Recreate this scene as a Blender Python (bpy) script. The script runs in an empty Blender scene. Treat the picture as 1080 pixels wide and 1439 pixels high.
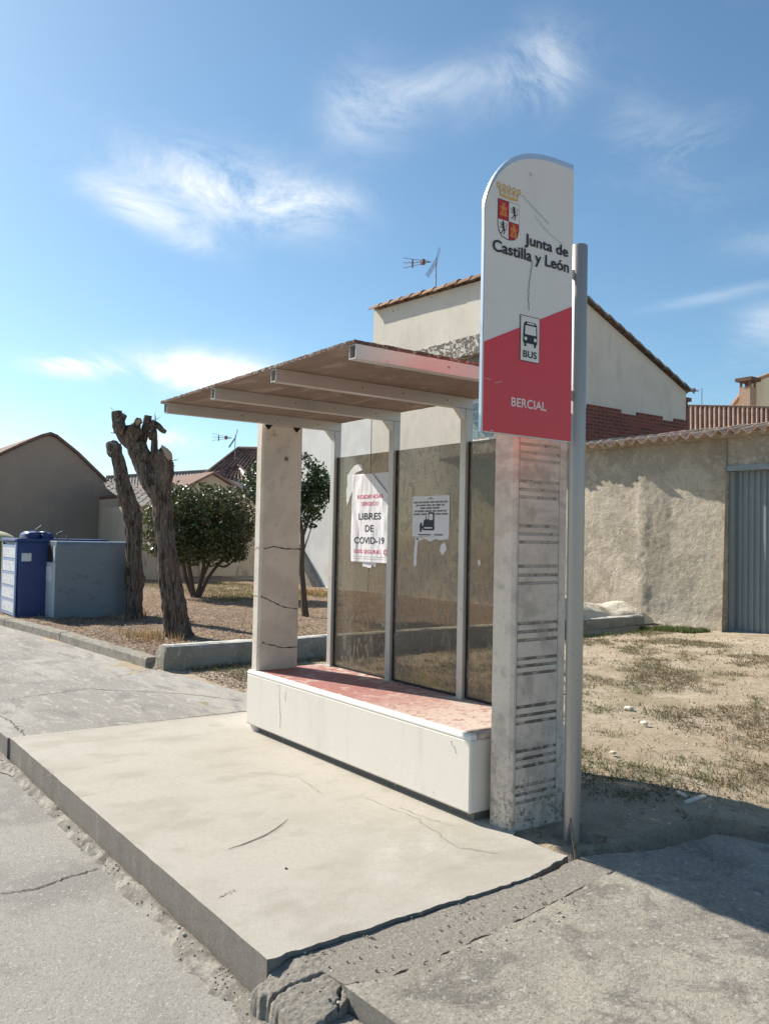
import bpy, bmesh, math, random
from mathutils import Vector, Matrix, noise
random.seed(7)
scene=bpy.context.scene
COL=scene.collection
R=math.radians
# ------------------------------------------------------------------ camera
IW,IH,F=1080.,1439.,1182.38
FW=Vector((-0.80711508,0.58949701,0.03253502)).normalized()
RT=Vector((0.59021688,0.80699696,0.01999847)).normalized()
UP=RT.cross(FW).normalized()
CP=Vector((3.4923,-3.17237,1.55883))
cam=bpy.data.cameras.new('camera'); co=bpy.data.objects.new('camera',cam); COL.objects.link(co)
cam.sensor_fit='VERTICAL'; cam.sensor_height=24; cam.lens=24*F/IH; cam.clip_start=.05; cam.clip_end=2000
M=Matrix((RT,UP,-FW)).transposed().to_4x4(); M.translation=CP; co.matrix_world=M
scene.camera=co
def ray(x,y): return FW+(x-IW/2)/F*RT-(y-IH/2)/F*UP
def PZ(x,y,z=0): d=ray(x,y); return CP+d*((z-CP.z)/d.z)
def PX(x,y,v): d=ray(x,y); return CP+d*((v-CP.x)/d.x)
def PY(x,y,v): d=ray(x,y); return CP+d*((v-CP.y)/d.y)
def PD(x,y,t): return CP+ray(x,y)*t
# ------------------------------------------------------------------ render / light
scene.view_settings.view_transform='Standard'; scene.view_settings.look='None'
scene.view_settings.exposure=0.70; scene.view_settings.gamma=1.0
SD=Vector((-1.24,-.38,1)).normalized()
sun=bpy.data.lights.new('sun','SUN'); sun.energy=5.0; sun.angle=R(.53); sun.color=(1,.93,.82)
so=bpy.data.objects.new('sun',sun); COL.objects.link(so); so.rotation_euler=SD.to_track_quat('Z','Y').to_euler(); so.location=(-20,-8,30)
world=bpy.data.worlds.new('World'); scene.world=world; world.use_nodes=True
def build_world():
    nt=world.node_tree; nt.nodes.clear(); N=nt.nodes.new; L=nt.links.new
    out=N('ShaderNodeOutputWorld'); bg=N('ShaderNodeBackground'); bg.inputs[1].default_value=.084
    sky=N('ShaderNodeTexSky'); sky.sky_type='NISHITA'; sky.sun_disc=False
    sky.sun_elevation=math.asin(SD.z); sky.sun_rotation=math.atan2(SD.x,SD.y)
    sky.altitude=800; sky.air_density=1.0; sky.dust_density=SKY['dust']; sky.ozone_density=SKY['ozone']
    tc=N('ShaderNodeTexCoord')
    def vm(op,a,b=None):
        n=N('ShaderNodeVectorMath'); n.operation=op
        for i,v in enumerate((a,b)):
            if v is None: continue
            if isinstance(v,(tuple,Vector)): n.inputs[i].default_value=tuple(v)
            else: L(v,n.inputs[i])
        return n.outputs['Value'] if op=='DOT_PRODUCT' else n.outputs[0]
    def m(op,a,b=0.,c=None):
        n=N('ShaderNodeMath'); n.operation=op
        for i,v in enumerate((a,b,c)):
            if v is None: continue
            if isinstance(v,(int,float)): n.inputs[i].default_value=v
            else: L(v,n.inputs[i])
        return n.outputs[0]
    d=vm('NORMALIZE',tc.outputs['Generated'])
    total=None
    # each cloud: centre direction, sideways and upward half widths (as tangents), tilt, strength
    for (px,py,hw,hh,tilt,st) in CLOUDS:
        c=ray(px,py).normalized(); e1=c.cross(Vector((0,0,1))).normalized(); e2=e1.cross(c)
        a1=e1*math.cos(tilt)+e2*math.sin(tilt); a2=-e1*math.sin(tilt)+e2*math.cos(tilt)
        dc=m('MAXIMUM',vm('DOT_PRODUCT',d,c),.05)
        u=m('DIVIDE',vm('DOT_PRODUCT',d,a1/(hw/F)),dc); v=m('DIVIDE',vm('DOT_PRODUCT',d,a2/(hh/F)),dc)
        q=m('ADD',m('MULTIPLY',u,u),m('MULTIPLY',v,v))
        g=m('MULTIPLY',m('EXPONENT',m('MULTIPLY',q,-1.)),st)
        total=g if total is None else m('ADD',total,g)
    mp=N('ShaderNodeMapping'); L(d,mp.inputs[0]); mp.inputs['Scale'].default_value=(1,1,2.2); mp.inputs['Rotation'].default_value=(0,R(8),0)
    n1=N('ShaderNodeTexNoise'); L(mp.outputs[0],n1.inputs['Vector']); n1.inputs['Scale'].default_value=7; n1.inputs['Detail'].default_value=9; n1.inputs['Roughness'].default_value=.70; n1.inputs['Distortion'].default_value=.7
    n2=N('ShaderNodeTexNoise'); L(mp.outputs[0],n2.inputs['Vector']); n2.inputs['Scale'].default_value=1.9; n2.inputs['Detail'].default_value=7; n2.inputs['Roughness'].default_value=.55; n2.inputs['Distortion'].default_value=.5
    fib=m('MULTIPLY',m('SUBTRACT',n1.outputs[0],.40),5.0); fib=m('MINIMUM',m('MAXIMUM',fib,0.),1.6)
    cl=m('MULTIPLY',total,m('ADD',m('MULTIPLY',fib,1.0),.12))
    veil=m('MULTIPLY',m('MAXIMUM',m('SUBTRACT',n2.outputs[0],.54),0.),.8)
    cov=m('MINIMUM',m('ADD',cl,m('MULTIPLY',veil,fib)),1.)
    cov=m('MINIMUM',m('MAXIMUM',cov,0.),.96)
    mx=N('ShaderNodeMix'); mx.data_type='RGBA'; L(cov,mx.inputs[0]); wb=N('ShaderNodeMix'); wb.data_type='RGBA'; wb.blend_type='MULTIPLY'; wb.inputs[0].default_value=1; L(sky.outputs[0],wb.inputs[6]); wb.inputs[7].default_value=(.83,1.05,1.09,1); L(wb.outputs[2],mx.inputs[6]); mx.inputs[7].default_value=SKY['cloud']
    L(mx.outputs[2],bg.inputs[0]); L(bg.outputs[0],out.inputs[0])
SKY=dict(dust=1.2,ozone=1.1,cloud=(8.2,8.5,8.7,1))
CLOUDS=[(325,268,125,40,-.12,.72),(215,305,75,20,-.35,.75),(440,285,55,20,.1,.4),(515,155,52,48,.35,.30),(620,118,70,22,.25,.22),(760,98,42,42,.8,.42),(700,120,130,34,.2,.10),
 (290,525,100,24,-.05,1.3),(100,514,50,12,0,1.3),(235,617,45,12,0,.8),(985,235,60,45,-.5,.12),(900,165,60,35,-.6,.09),(1010,415,80,7,.12,.20),(1075,340,50,18,0,.16),(1080,455,40,25,0,.25),(20,640,60,40,0,.5)]
build_world()
# ------------------------------------------------------------------ materials
def mat(name,base,layers=(),rough=.9,bump=(),metal=0,spec=.3,dist=.02,objvar=0):
    """base colour plus thresholded noise layers, all procedural, in world position"""
    m=bpy.data.materials.new(name); m.use_nodes=True; nt=m.node_tree; N=nt.nodes.new; L=nt.links.new
    b=nt.nodes['Principled BSDF']; b.inputs['Roughness'].default_value=rough; b.inputs['Metallic'].default_value=metal
    b.inputs['Specular IOR Level'].default_value=spec
    geo=N('ShaderNodeNewGeometry'); pos=geo.outputs['Position']
    cur=None
    def tex(l):
        v=pos
        if l.get('st'):
            mp=N('ShaderNodeMapping'); L(pos,mp.inputs[0]); mp.inputs['Scale'].default_value=l['st']; v=mp.outputs[0]
            if l.get('rot'): mp.inputs['Rotation'].default_value=l['rot']
        if l.get('t')=='vor':
            n=N('ShaderNodeTexVoronoi'); n.inputs['Scale'].default_value=l['s']; n.feature=l.get('f','F1')
            n.inputs['Randomness'].default_value=1
            if l.get('warp'):
                w=N('ShaderNodeTexNoise'); w.inputs['Scale'].default_value=l['s']*2; w.inputs['Detail'].default_value=4; L(v,w.inputs['Vector'])
                a=N('ShaderNodeMix'); a.data_type='VECTOR' if False else 'RGBA'; a.blend_type='LINEAR_LIGHT'; a.inputs[0].default_value=l['warp']; L(v,a.inputs[6]); L(w.outputs[1],a.inputs[7]); v=a.outputs[2]
            L(v,n.inputs['Vector']); return n.outputs['Distance']
        n=N('ShaderNodeTexNoise'); n.inputs['Scale'].default_value=l['s']; n.inputs['Detail'].default_value=l.get('d',5); n.inputs['Roughness'].default_value=l.get('r',.6); n.inputs['Distortion'].default_value=l.get('w',0)
        L(v,n.inputs['Vector']); return n.outputs[0]
    rgb=N('ShaderNodeRGB'); rgb.outputs[0].default_value=(*base,1); cur=rgb.outputs[0]
    for l in layers:
        t=tex(l); mr=N('ShaderNodeMapRange'); mr.interpolation_type='SMOOTHSTEP'; mr.inputs['From Min'].default_value=l['a']; mr.inputs['From Max'].default_value=l['b']
        mr.inputs['To Max'].default_value=l.get('k',1); L(t,mr.inputs[0]); fac=mr.outputs[0]
        if l.get('z'):   # wear, dirt and groove shade limited to a band of height (moss at a foot, stain under a top)
            sp=N('ShaderNodeSeparateXYZ'); L(pos,sp.inputs[0]); m2=N('ShaderNodeMapRange'); m2.interpolation_type='SMOOTHSTEP'
            m2.inputs['From Min'].default_value=l['z'][0]; m2.inputs['From Max'].default_value=l['z'][1]; L(sp.outputs[l.get('ax','Z')],m2.inputs[0])
            mm=N('ShaderNodeMath'); mm.operation='MULTIPLY'; L(fac,mm.inputs[0]); L(m2.outputs[0],mm.inputs[1]); fac=mm.outputs[0]
        mx=N('ShaderNodeMix'); mx.data_type='RGBA'; L(fac,mx.inputs[0]); L(cur,mx.inputs[6]); mx.inputs[7].default_value=(*l['c'],1); cur=mx.outputs[2]
    if objvar:
        hs=N('ShaderNodeMapRange'); L(geo.outputs['Random Per Island'],hs.inputs[0]); hs.inputs['To Min'].default_value=1-objvar; hs.inputs['To Max'].default_value=1+objvar
        vv=N('ShaderNodeVectorMath'); vv.operation='SCALE'; L(cur,vv.inputs[0]); L(hs.outputs[0],vv.inputs['Scale']); cur=vv.outputs[0]
    L(cur,b.inputs['Base Color'])
    prev=None
    for l in bump:
        t=tex(l); n=N('ShaderNodeBump'); n.inputs['Strength'].default_value=l['k']; n.inputs['Distance'].default_value=l.get('dist',dist)
        if l.get('inv'): n.invert=True
        L(t,n.inputs['Height'])
        if prev: L(prev,n.inputs['Normal'])
        prev=n.outputs[0]
    if prev: L(prev,b.inputs['Normal'])
    return m
def vor(s,a,b,c,k=1,**q): return dict(t='vor',s=s,a=a,b=b,c=c,k=k,**q)
def noi(s,a,b,c,k=1,**q): return dict(s=s,a=a,b=b,c=c,k=k,**q)
MT={}
MT['platform']=mat('pale_concrete',(.475,.44,.38),[noi(1.1,.42,.66,(.40,.365,.305),.8),noi(3.2,.5,.66,(.35,.315,.26),.6,st=(1,.6,1)),noi(11,.58,.68,(.37,.335,.28),.5,w=1,d=8,r=.75),noi(.8,.55,.72,(.58,.55,.49),.7),noi(30,.45,.75,(.36,.33,.285),.75,d=9,r=.8),noi(120,.5,.75,(.62,.59,.53),.6,r=.8),vor(28,.11,.07,(.24,.22,.19),.55),vor(75,.2,.12,(.30,.275,.24),.5)],.92,[dict(s=130,k=.9,dist=.006,r=.85),dict(s=8,k=.15,dist=.02)])
MT['pavement']=mat('old_concrete',(.30,.28,.25),[noi(.7,.45,.62,(.43,.40,.355),.8,st=(.5,1.6,1),w=.6),noi(2.5,.5,.66,(.20,.19,.18),.7,st=(.5,1.3,1),w=.5),noi(9,.52,.64,(.46,.43,.39),.7,w=1,st=(.4,1.3,1)),noi(40,.45,.7,(.19,.18,.165),.6,d=8,r=.8),vor(30,.26,.16,(.48,.46,.42),.7),vor(45,.24,.12,(.15,.14,.13),.55)],.93,[dict(s=50,k=.9,dist=.012,r=.8)])
MT['apron']=mat('worn_apron_concrete',(.34,.31,.255),[noi(1.6,.45,.6,(.45,.41,.335),.85,w=.5),noi(3.2,.50,.62,(.19,.175,.15),.8,w=.6,d=7,r=.7),noi(45,.42,.7,(.13,.12,.11),.7,d=9,r=.85),noi(60,.52,.66,(.46,.43,.37),.7,d=8,r=.8),vor(15,.20,.15,(.50,.47,.42),.7,warp=.03),vor(34,.26,.17,(.46,.43,.38),.7,warp=.02),vor(50,.25,.12,(.10,.095,.09),.6)],.93,[dict(s=50,k=1,dist=.014,r=.8)])
MT['dark_strip']=mat('dark_asphalt_strip',(.32,.29,.245),[vor(26,.26,.18,(.46,.43,.38),.75,warp=.02),noi(3,.5,.65,(.34,.31,.265),.7),noi(60,.46,.62,(.17,.155,.135),.7,d=8,r=.85),noi(50,.52,.66,(.46,.43,.38),.7,d=8,r=.8)],.95,[dict(s=50,k=1,dist=.016,r=.8)])
MT['road']=mat('road_concrete',(.36,.34,.305),[noi(1.3,.45,.62,(.245,.232,.212),.8),noi(5,.5,.66,(.38,.36,.32),.6),noi(40,.44,.7,(.20,.19,.175),.7,d=9,r=.85),noi(70,.52,.68,(.52,.49,.44),.7,d=8,r=.8),vor(30,.22,.14,(.52,.50,.46),.7,warp=.02),vor(55,.25,.13,(.12,.115,.105),.55)],.9,[dict(s=60,k=1,dist=.010,r=.8)])
MT['gutter']=mat('crumbled_gutter',(.27,.245,.21),[noi(6,.48,.6,(.46,.43,.37),.8,w=.6),noi(14,.52,.64,(.19,.17,.145),.8),noi(45,.5,.68,(.14,.125,.105),.7,d=8,r=.8),vor(30,.26,.16,(.50,.47,.42),.6)],.96,[dict(s=90,k=1,dist=.010,r=.85)])
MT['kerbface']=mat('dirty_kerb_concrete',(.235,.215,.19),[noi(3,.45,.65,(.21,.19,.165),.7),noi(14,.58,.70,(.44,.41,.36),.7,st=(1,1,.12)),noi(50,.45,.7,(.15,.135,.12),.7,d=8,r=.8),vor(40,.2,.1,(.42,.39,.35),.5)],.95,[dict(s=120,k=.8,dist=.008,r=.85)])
MT['kerbstone']=mat('kerb_stone',(.33,.30,.25),[noi(5,.48,.64,(.22,.20,.17),.8),noi(30,.48,.68,(.16,.145,.125),.6,d=8,r=.8),noi(18,.55,.68,(.46,.43,.37),.6)],.95,[dict(s=40,k=1,dist=.018,r=.8)])
MT['soil']=mat('dry_soil',(.52,.42,.30),[noi(.8,.45,.62,(.62,.52,.39),.8),noi(4,.5,.64,(.40,.315,.215),.7,w=.4),noi(14,.52,.64,(.27,.205,.135),.7,w=.5,d=8,r=.75),noi(50,.5,.68,(.70,.62,.49),.7,d=7,r=.8),noi(60,.5,.66,(.20,.15,.10),.6,d=7,r=.8),noi(.6,.52,.62,(.33,.275,.17),.7)],.97,[dict(s=14,k=.9,dist=.05,r=.7),dict(s=60,k=1,dist=.02,r=.8)])
MT['garden']=mat('litter_soil',(.24,.165,.11),[noi(3,.45,.6,(.33,.235,.16),.8),noi(20,.5,.62,(.13,.09,.06),.8),vor(35,.18,.05,(.44,.36,.28),.6)],.97,[dict(s=18,k=1,dist=.05)])
MT['bench']=mat('white_painted_concrete',(.71,.66,.59),[noi(1.5,.45,.7,(.68,.63,.56),.7,st=(1,1,.4)),noi(6,.54,.74,(.58,.53,.46),.5,st=(1,1,.25)),noi(18,.56,.70,(.42,.385,.335),.5,d=8,r=.75,z=(.30,.05)),noi(40,.55,.72,(.42,.385,.34),.5,d=8,r=.8),vor(22,.06,.03,(.2,.18,.15),.7)],.75,[dict(s=60,k=.2,dist=.006,r=.7)])
MT['pillar']=mat('weathered_pillar_concrete',(.74,.615,.51),[noi(4,.46,.6,(.44,.31,.24),.55,st=(1,.5,2.6),z=(1.0,2.1),d=8,r=.7),noi(2,.45,.65,(.50,.42,.36),.7),noi(6,.50,.66,(.40,.335,.285),.6,w=.5),noi(1.4,.54,.66,(.68,.60,.53),.7),noi(40,.52,.7,(.38,.33,.28),.6,d=8,r=.8),vor(30,.06,.035,(.2,.16,.13),.8),noi(13,.47,.60,(.42,.35,.28),.7,z=(.9,.1)),noi(20,.50,.60,(.17,.135,.075),.85,z=(.34,.05),w=.6,d=8,r=.75),noi(50,.60,.66,(.17,.135,.10),.8,z=(.9,.1))],.85,[dict(s=40,k=.5,dist=.012,r=.7),dict(s=8,k=.3,dist=.02)])
MT['farpillar']=mat('stained_pillar_concrete',(.68,.605,.52),[noi(2.4,.45,.62,(.55,.48,.40),.7,w=.4),noi(8,.58,.70,(.42,.35,.27),.5,w=.6),noi(40,.55,.7,(.40,.34,.28),.5,d=8,r=.8),noi(12,.60,.70,(.26,.16,.09),.6,z=(1.9,2.3)),vor(30,.06,.03,(.2,.17,.14),.6)],.85,[dict(s=40,k=.4,dist=.01,r=.7)])
MT['groove']=mat('dirty_shaded_groove',(.50,.43,.37),[noi(13,.45,.6,(.58,.50,.43),.8,st=(1,1,.2)),noi(14,.42,.54,(.15,.115,.09),.9,z=(1.7,.5)),noi(18,.52,.62,(.24,.15,.11),.65)],.95,[dict(s=60,k=.6,dist=.01)])  # groove dirt, plus groove shade painted darker low on the pillar
MT['redtop']=mat('worn_red_seat_paint',(.35,.15,.13),[noi(3,.45,.65,(.36,.125,.115),.6),noi(12,.40,.50,(.58,.51,.43),.9,w=1.5,z=(-1.5,-.2),ax='X',d=9,r=.75),noi(9,.53,.60,(.56,.44,.38),.7,w=1,d=9,r=.75),noi(7,.46,.56,(.56,.50,.42),.85,w=.8,z=(.45,.66),ax='Y',d=8,r=.7),noi(40,.54,.66,(.54,.40,.34),.7,d=8,r=.8),vor(24,.08,.04,(.2,.08,.07),.6)],.75,[dict(s=30,k=.5,dist=.008,r=.7)])
MT['steel']=mat('painted_steel',(.52,.495,.46),[noi(4,.5,.7,(.42,.405,.385),.6),noi(14,.62,.72,(.34,.29,.25),.5),vor(60,.07,.03,(.2,.14,.1),.6)],.42,[dict(s=60,k=.05,dist=.004)],metal=.35,spec=.5)
MT['galv']=mat('galvanised_pole',(.40,.365,.33),[noi(3,.45,.65,(.34,.31,.28),.7,st=(1,1,.25)),noi(20,.6,.7,(.34,.32,.29),.5),vor(30,.06,.03,(.16,.11,.07),.7)],.42,[dict(s=50,k=.08,dist=.004)],metal=.5,spec=.5)
MT['roofslab']=mat('mottled_roof_sheet',(.235,.17,.14),[noi(2.5,.45,.62,(.20,.135,.105),.85,w=.5),noi(7,.52,.68,(.40,.31,.25),.6,st=(.4,1,1)),noi(20,.58,.68,(.24,.17,.13),.5)],.9,[dict(s=30,k=.3,dist=.01)])
MT['roofedge']=mat('lichen_roof_edge',(.17,.10,.08),[noi(50,.5,.6,(.42,.36,.30),.85),noi(12,.5,.62,(.08,.055,.045),.8)],.95,[dict(s=50,k=1,dist=.02)])
MT['footsteel']=mat('dull_foot_steel',(.20,.18,.16),[noi(12,.5,.62,(.13,.10,.08),.7)],.7,metal=.3)
MT['gasket']=mat('black_gasket',(.02,.02,.02),rough=.6)
MT['dark']=mat('dark_hollow',(.015,.013,.012),rough=.9)
MT['signwhite']=mat('sign_white',(.68,.63,.58),[noi(3,.5,.7,(.62,.57,.52),.6),noi(60,.68,.74,(.35,.34,.32),.5)],.4,spec=.45)
MT['signred']=mat('sign_red',(.62,.035,.045),[noi(2.5,.45,.7,(.56,.045,.052),.7),noi(60,.7,.76,(.65,.3,.28),.5)],.38,spec=.45)
MT['signrim']=mat('sign_rim_aluminium',(.52,.56,.62),[noi(8,.6,.7,(.4,.42,.46),.5)],.35,metal=.6,spec=.5)
MT['ink']=mat('black_lettering',(.022,.025,.032),rough=.5)
MT['inkwhite']=mat('pale_lettering',(.72,.60,.58),rough=.5)
MT['gold']=mat('crest_gold',(.62,.36,.09),rough=.5)
MT['orange']=mat('crest_orange',(.62,.20,.05),rough=.5)
MT['crestred']=mat('crest_red',(.40,.03,.03),rough=.5)
MT['purple']=mat('crest_purple',(.07,.04,.06),rough=.5)
MT['crack']=mat('dark_crack',(.07,.06,.05),rough=1)  # flat dark colour of the crack lines
MT['crackfine']=mat('hairline_crack',(.30,.25,.20),rough=1)
MT['paper']=mat('poster_paper',(.78,.76,.79),[noi(5,.5,.7,(.62,.60,.70),.5,st=(2,1,.6))],.7,[dict(s=5,k=.45,dist=.02,st=(3,1,.5))])
MT['notice']=mat('notice_paper',(.66,.66,.68),[noi(4,.5,.7,(.58,.58,.6),.5)],.75)
MT['posterred']=mat('poster_red_print',(.62,.035,.11),rough=.7)
MT['grime']=mat('glue_residue',(.40,.37,.33),[noi(20,.5,.6,(.25,.23,.2),.7)],.95)
MT['render_white']=mat('white_house_render',(.63,.575,.505),[noi(.8,.45,.65,(.56,.51,.445),.8),noi(2.5,.52,.68,(.48,.435,.375),.55,st=(1,1,.4)),noi(9,.62,.72,(.5,.48,.45),.4)],.95,[dict(s=25,k=.3,dist=.02)])
MT['render_annex']=mat('annex_render',(.66,.65,.62),[noi(.9,.45,.62,(.56,.55,.53),.8),noi(1.8,.5,.66,(.60,.50,.40),.7,z=(1.4,.2))],.95,[dict(s=20,k=.2,dist=.02)])
MT['parapet']=mat('blackened_parapet',(.62,.60,.55),[noi(7,.46,.52,(.10,.075,.06),.93,w=1,st=(1,1,1.4)),noi(30,.5,.58,(.30,.26,.22),.6)],.96,[dict(s=30,k=.5,dist=.02)])
MT['tile_dirty']=mat('lichened_tile',(.30,.17,.115),[noi(4,.45,.6,(.20,.14,.10),.8),noi(14,.5,.62,(.40,.32,.24),.6),noi(30,.58,.66,(.10,.08,.06),.6)],.95,[dict(s=40,k=.4,dist=.01)],objvar=.2)
MT['tile_pale']=mat('pale_clay_tile',(.38,.255,.19),[noi(3,.45,.6,(.36,.225,.16),.7),noi(12,.55,.66,(.56,.43,.33),.6),noi(25,.6,.68,(.2,.13,.09),.5)],.95,[dict(s=40,k=.3,dist=.01)],objvar=.15)
MT['tile_grey']=mat('grey_tile',(.23,.21,.19),[noi(4,.5,.65,(.33,.30,.27),.7)],.95,objvar=.15)
MT['tile_brown']=mat('brown_tile',(.15,.092,.075),[noi(4,.5,.65,(.21,.125,.10),.7)],.9,objvar=.35)
MT['coping']=mat('coping_tile',(.45,.34,.26),[noi(5,.46,.6,(.34,.23,.17),.8),noi(20,.55,.66,(.55,.46,.36),.6),noi(30,.62,.7,(.12,.1,.08),.6)],.95,[dict(s=40,k=.5,dist=.01)],objvar=.15)
MT['brick']=None
MT['adobe']=mat('trowelled_mud_render',(.50,.435,.35),[noi(.7,.45,.60,(.36,.31,.24),.85),noi(1.6,.5,.6,(.30,.26,.205),.6,w=1),noi(3,.5,.64,(.58,.51,.40),.7,w=2.5,d=8,r=.7),noi(6,.52,.62,(.35,.305,.245),.65,w=3,d=8,r=.7),noi(30,.54,.68,(.62,.57,.48),.6,d=8,r=.8),noi(40,.55,.68,(.28,.24,.19),.6,d=7,r=.8)],.97,[dict(s=5,k=.5,dist=.05,w=2.5),dict(s=20,k=.8,dist=.03,r=.7,w=1),dict(s=70,k=.6,dist=.012)])
MT['gate']=mat('blue_grey_gate_paint',(.215,.25,.262),[noi(2,.5,.7,(.25,.28,.285),.7),noi(20,.64,.72,(.28,.26,.235),.4)],.55)
MT['gable_dark']=mat('brown_grey_render',(.33,.265,.215),[noi(.4,.45,.62,(.27,.225,.19),.8),noi(1.5,.52,.66,(.37,.29,.23),.6,st=(1,1,.4))],.97,[dict(s=10,k=.3,dist=.03)])
MT['beige']=mat('beige_render',(.50,.41,.31),[noi(.5,.45,.62,(.43,.35,.265),.8),noi(3,.52,.62,(.27,.22,.16),.8,z=(1.3,.7),st=(1,1,.5))],.97,[dict(s=10,k=.3,dist=.03)])
MT['cream']=mat('cream_render',(.80,.68,.50),[noi(1.5,.55,.7,(.66,.54,.38),.5,st=(1,1,.2))],.95)
MT['bark']=mat('furrowed_bark',(.15,.115,.092),[noi(9,.46,.6,(.215,.165,.13),.8,st=(1,1,.22)),noi(22,.48,.56,(.045,.034,.027),.9,st=(1,1,.14),d=8,r=.7),noi(2,.52,.62,(.185,.11,.075),.5),noi(40,.54,.62,(.30,.24,.19),.6,st=(1,1,.2))],.97,[dict(s=20,k=1,dist=.06,st=(1,1,.14),r=.7),dict(s=60,k=.8,dist=.02,st=(1,1,.3))])
MT['cut']=mat('cut_wood',(.40,.29,.21),[noi(14,.5,.64,(.22,.16,.12),.7)],.9,[dict(s=30,k=.5,dist=.02)])
MT['twigbark']=mat('thin_bark',(.11,.08,.06),[noi(20,.5,.64,(.17,.13,.1),.7)],.95)
MT['blue']=mat('dark_blue_plastic',(.018,.040,.145),[noi(3,.5,.7,(.03,.055,.17),.6),noi(20,.62,.72,(.12,.14,.2),.35)],.45,spec=.4)
MT['greyblue']=mat('blue_grey_sheet_metal',(.165,.20,.225),[noi(2,.5,.7,(.14,.17,.20),.7),noi(5,.58,.66,(.08,.09,.10),.5,st=(1,1,2)),noi(25,.65,.72,(.24,.26,.27),.4)],.45,[dict(s=2.5,k=.08,dist=.05)],spec=.4)
MT['greylit']=mat('lit_blue_grey_front',(.40,.46,.50),[noi(6,.58,.7,(.3,.32,.33),.5)],.5)  # lighter copy of the container colour, sunlight painted into the front
MT['yellow']=mat('olive_yellow_plastic',(.24,.19,.02),rough=.5)
MT['cream_lid']=mat('cream_dome',(.62,.57,.34),rough=.5)
MT['label']=mat('faded_label',(.62,.62,.64),[noi(14,.55,.62,(.30,.32,.42),.8)],.7)
MT['stone']=mat('pale_stone',(.60,.55,.47),[noi(20,.5,.66,(.4,.36,.3),.7)],.95,objvar=.25)
MT['rubble']=mat('grey_rubble',(.34,.31,.27),[noi(30,.5,.66,(.17,.15,.13),.7)],.95,objvar=.4)
MT['lowwall']=mat('rough_low_wall',(.31,.28,.235),[noi(2.5,.45,.62,(.22,.195,.16),.8),noi(10,.55,.66,(.42,.39,.34),.6)],.97,[dict(s=12,k=.7,dist=.03),dict(s=50,k=.5,dist=.01)])
MT['lowtop']=mat('pale_wall_cap',(.56,.53,.47),[noi(6,.5,.64,(.42,.39,.34),.7)],.95,[dict(s=20,k=.5,dist=.02)])
MT['mound']=mat('lime_heap',(.62,.56,.45),[noi(4,.5,.64,(.45,.37,.26),.8)],.97,[dict(s=12,k=.6,dist=.05)])
MT['twig']=mat('dry_twig',(.10,.08,.06),rough=.95)
MT['antenna']=mat('antenna_metal',(.20,.19,.19),rough=.5,metal=.4)
MT['antred']=mat('antenna_red',(.17,.07,.075),rough=.5)
MT['rust']=mat('rusty_bar',(.22,.17,.13),[noi(40,.5,.6,(.12,.07,.04),.8)],.9)
def leafmat(name,c,var,trans=.25,rough=.5):
    m=bpy.data.materials.new(name); m.use_nodes=True; nt=m.node_tree; N=nt.nodes.new; L=nt.links.new
    b=nt.nodes['Principled BSDF']; b.inputs['Roughness'].default_value=rough
    g=N('ShaderNodeNewGeometry'); cr=N('ShaderNodeValToRGB'); L(g.outputs['Random Per Island'],cr.inputs[0])
    el=cr.color_ramp.elements
    for i,(p,cc) in enumerate(var):
        e=el[i] if i<2 else el.new(p); e.position=p; e.color=(*cc,1)
    L(cr.outputs[0],b.inputs['Base Color'])
    t=N('ShaderNodeBsdfTranslucent'); L(cr.outputs[0],t.inputs[0]); mx=N('ShaderNodeMixShader'); mx.inputs[0].default_value=trans
    L(b.outputs[0],mx.inputs[1]); L(t.outputs[0],mx.inputs[2]); L(mx.outputs[0],nt.nodes['Material Output'].inputs[0]); return m
MT['bushleaf']=leafmat('dark_glossy_leaves',0,[(0,(.035,.05,.018)),(.45,(.085,.11,.038)),(.8,(.14,.16,.065)),(1,(.22,.15,.07))],.2,.38)
MT['treeleaf']=leafmat('dark_leaves',0,[(0,(.03,.05,.018)),(.6,(.05,.085,.028)),(1,(.09,.13,.04))],.2,.4)
MT['litter']=leafmat('dead_leaves',0,[(0,(.13,.085,.06)),(.4,(.235,.16,.11)),(.75,(.31,.23,.165)),(.95,(.44,.36,.27)),(1,(.6,.54,.45))],.1,.9)
MT['strawgrass']=leafmat('dry_grass',0,[(0,(.36,.22,.10)),(.6,(.46,.31,.15)),(1,(.50,.38,.2))],.2,.9)
MT['grass']=leafmat('sparse_weed_blades',0,[(0,(.085,.085,.035)),(.35,(.14,.13,.06)),(.6,(.20,.165,.09)),(.85,(.30,.22,.12)),(1,(.36,.16,.08))],.2,.9)
MT['greengrass']=leafmat('green_weed_blades',0,[(0,(.06,.09,.025)),(.6,(.10,.15,.04)),(1,(.19,.19,.07))],.25,.8)
MT['weedleaf']=leafmat('ground_weed_leaves',0,[(0,(.07,.075,.035)),(.4,(.12,.115,.055)),(.7,(.17,.14,.085)),(1,(.22,.13,.08))],.1,.9)
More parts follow.
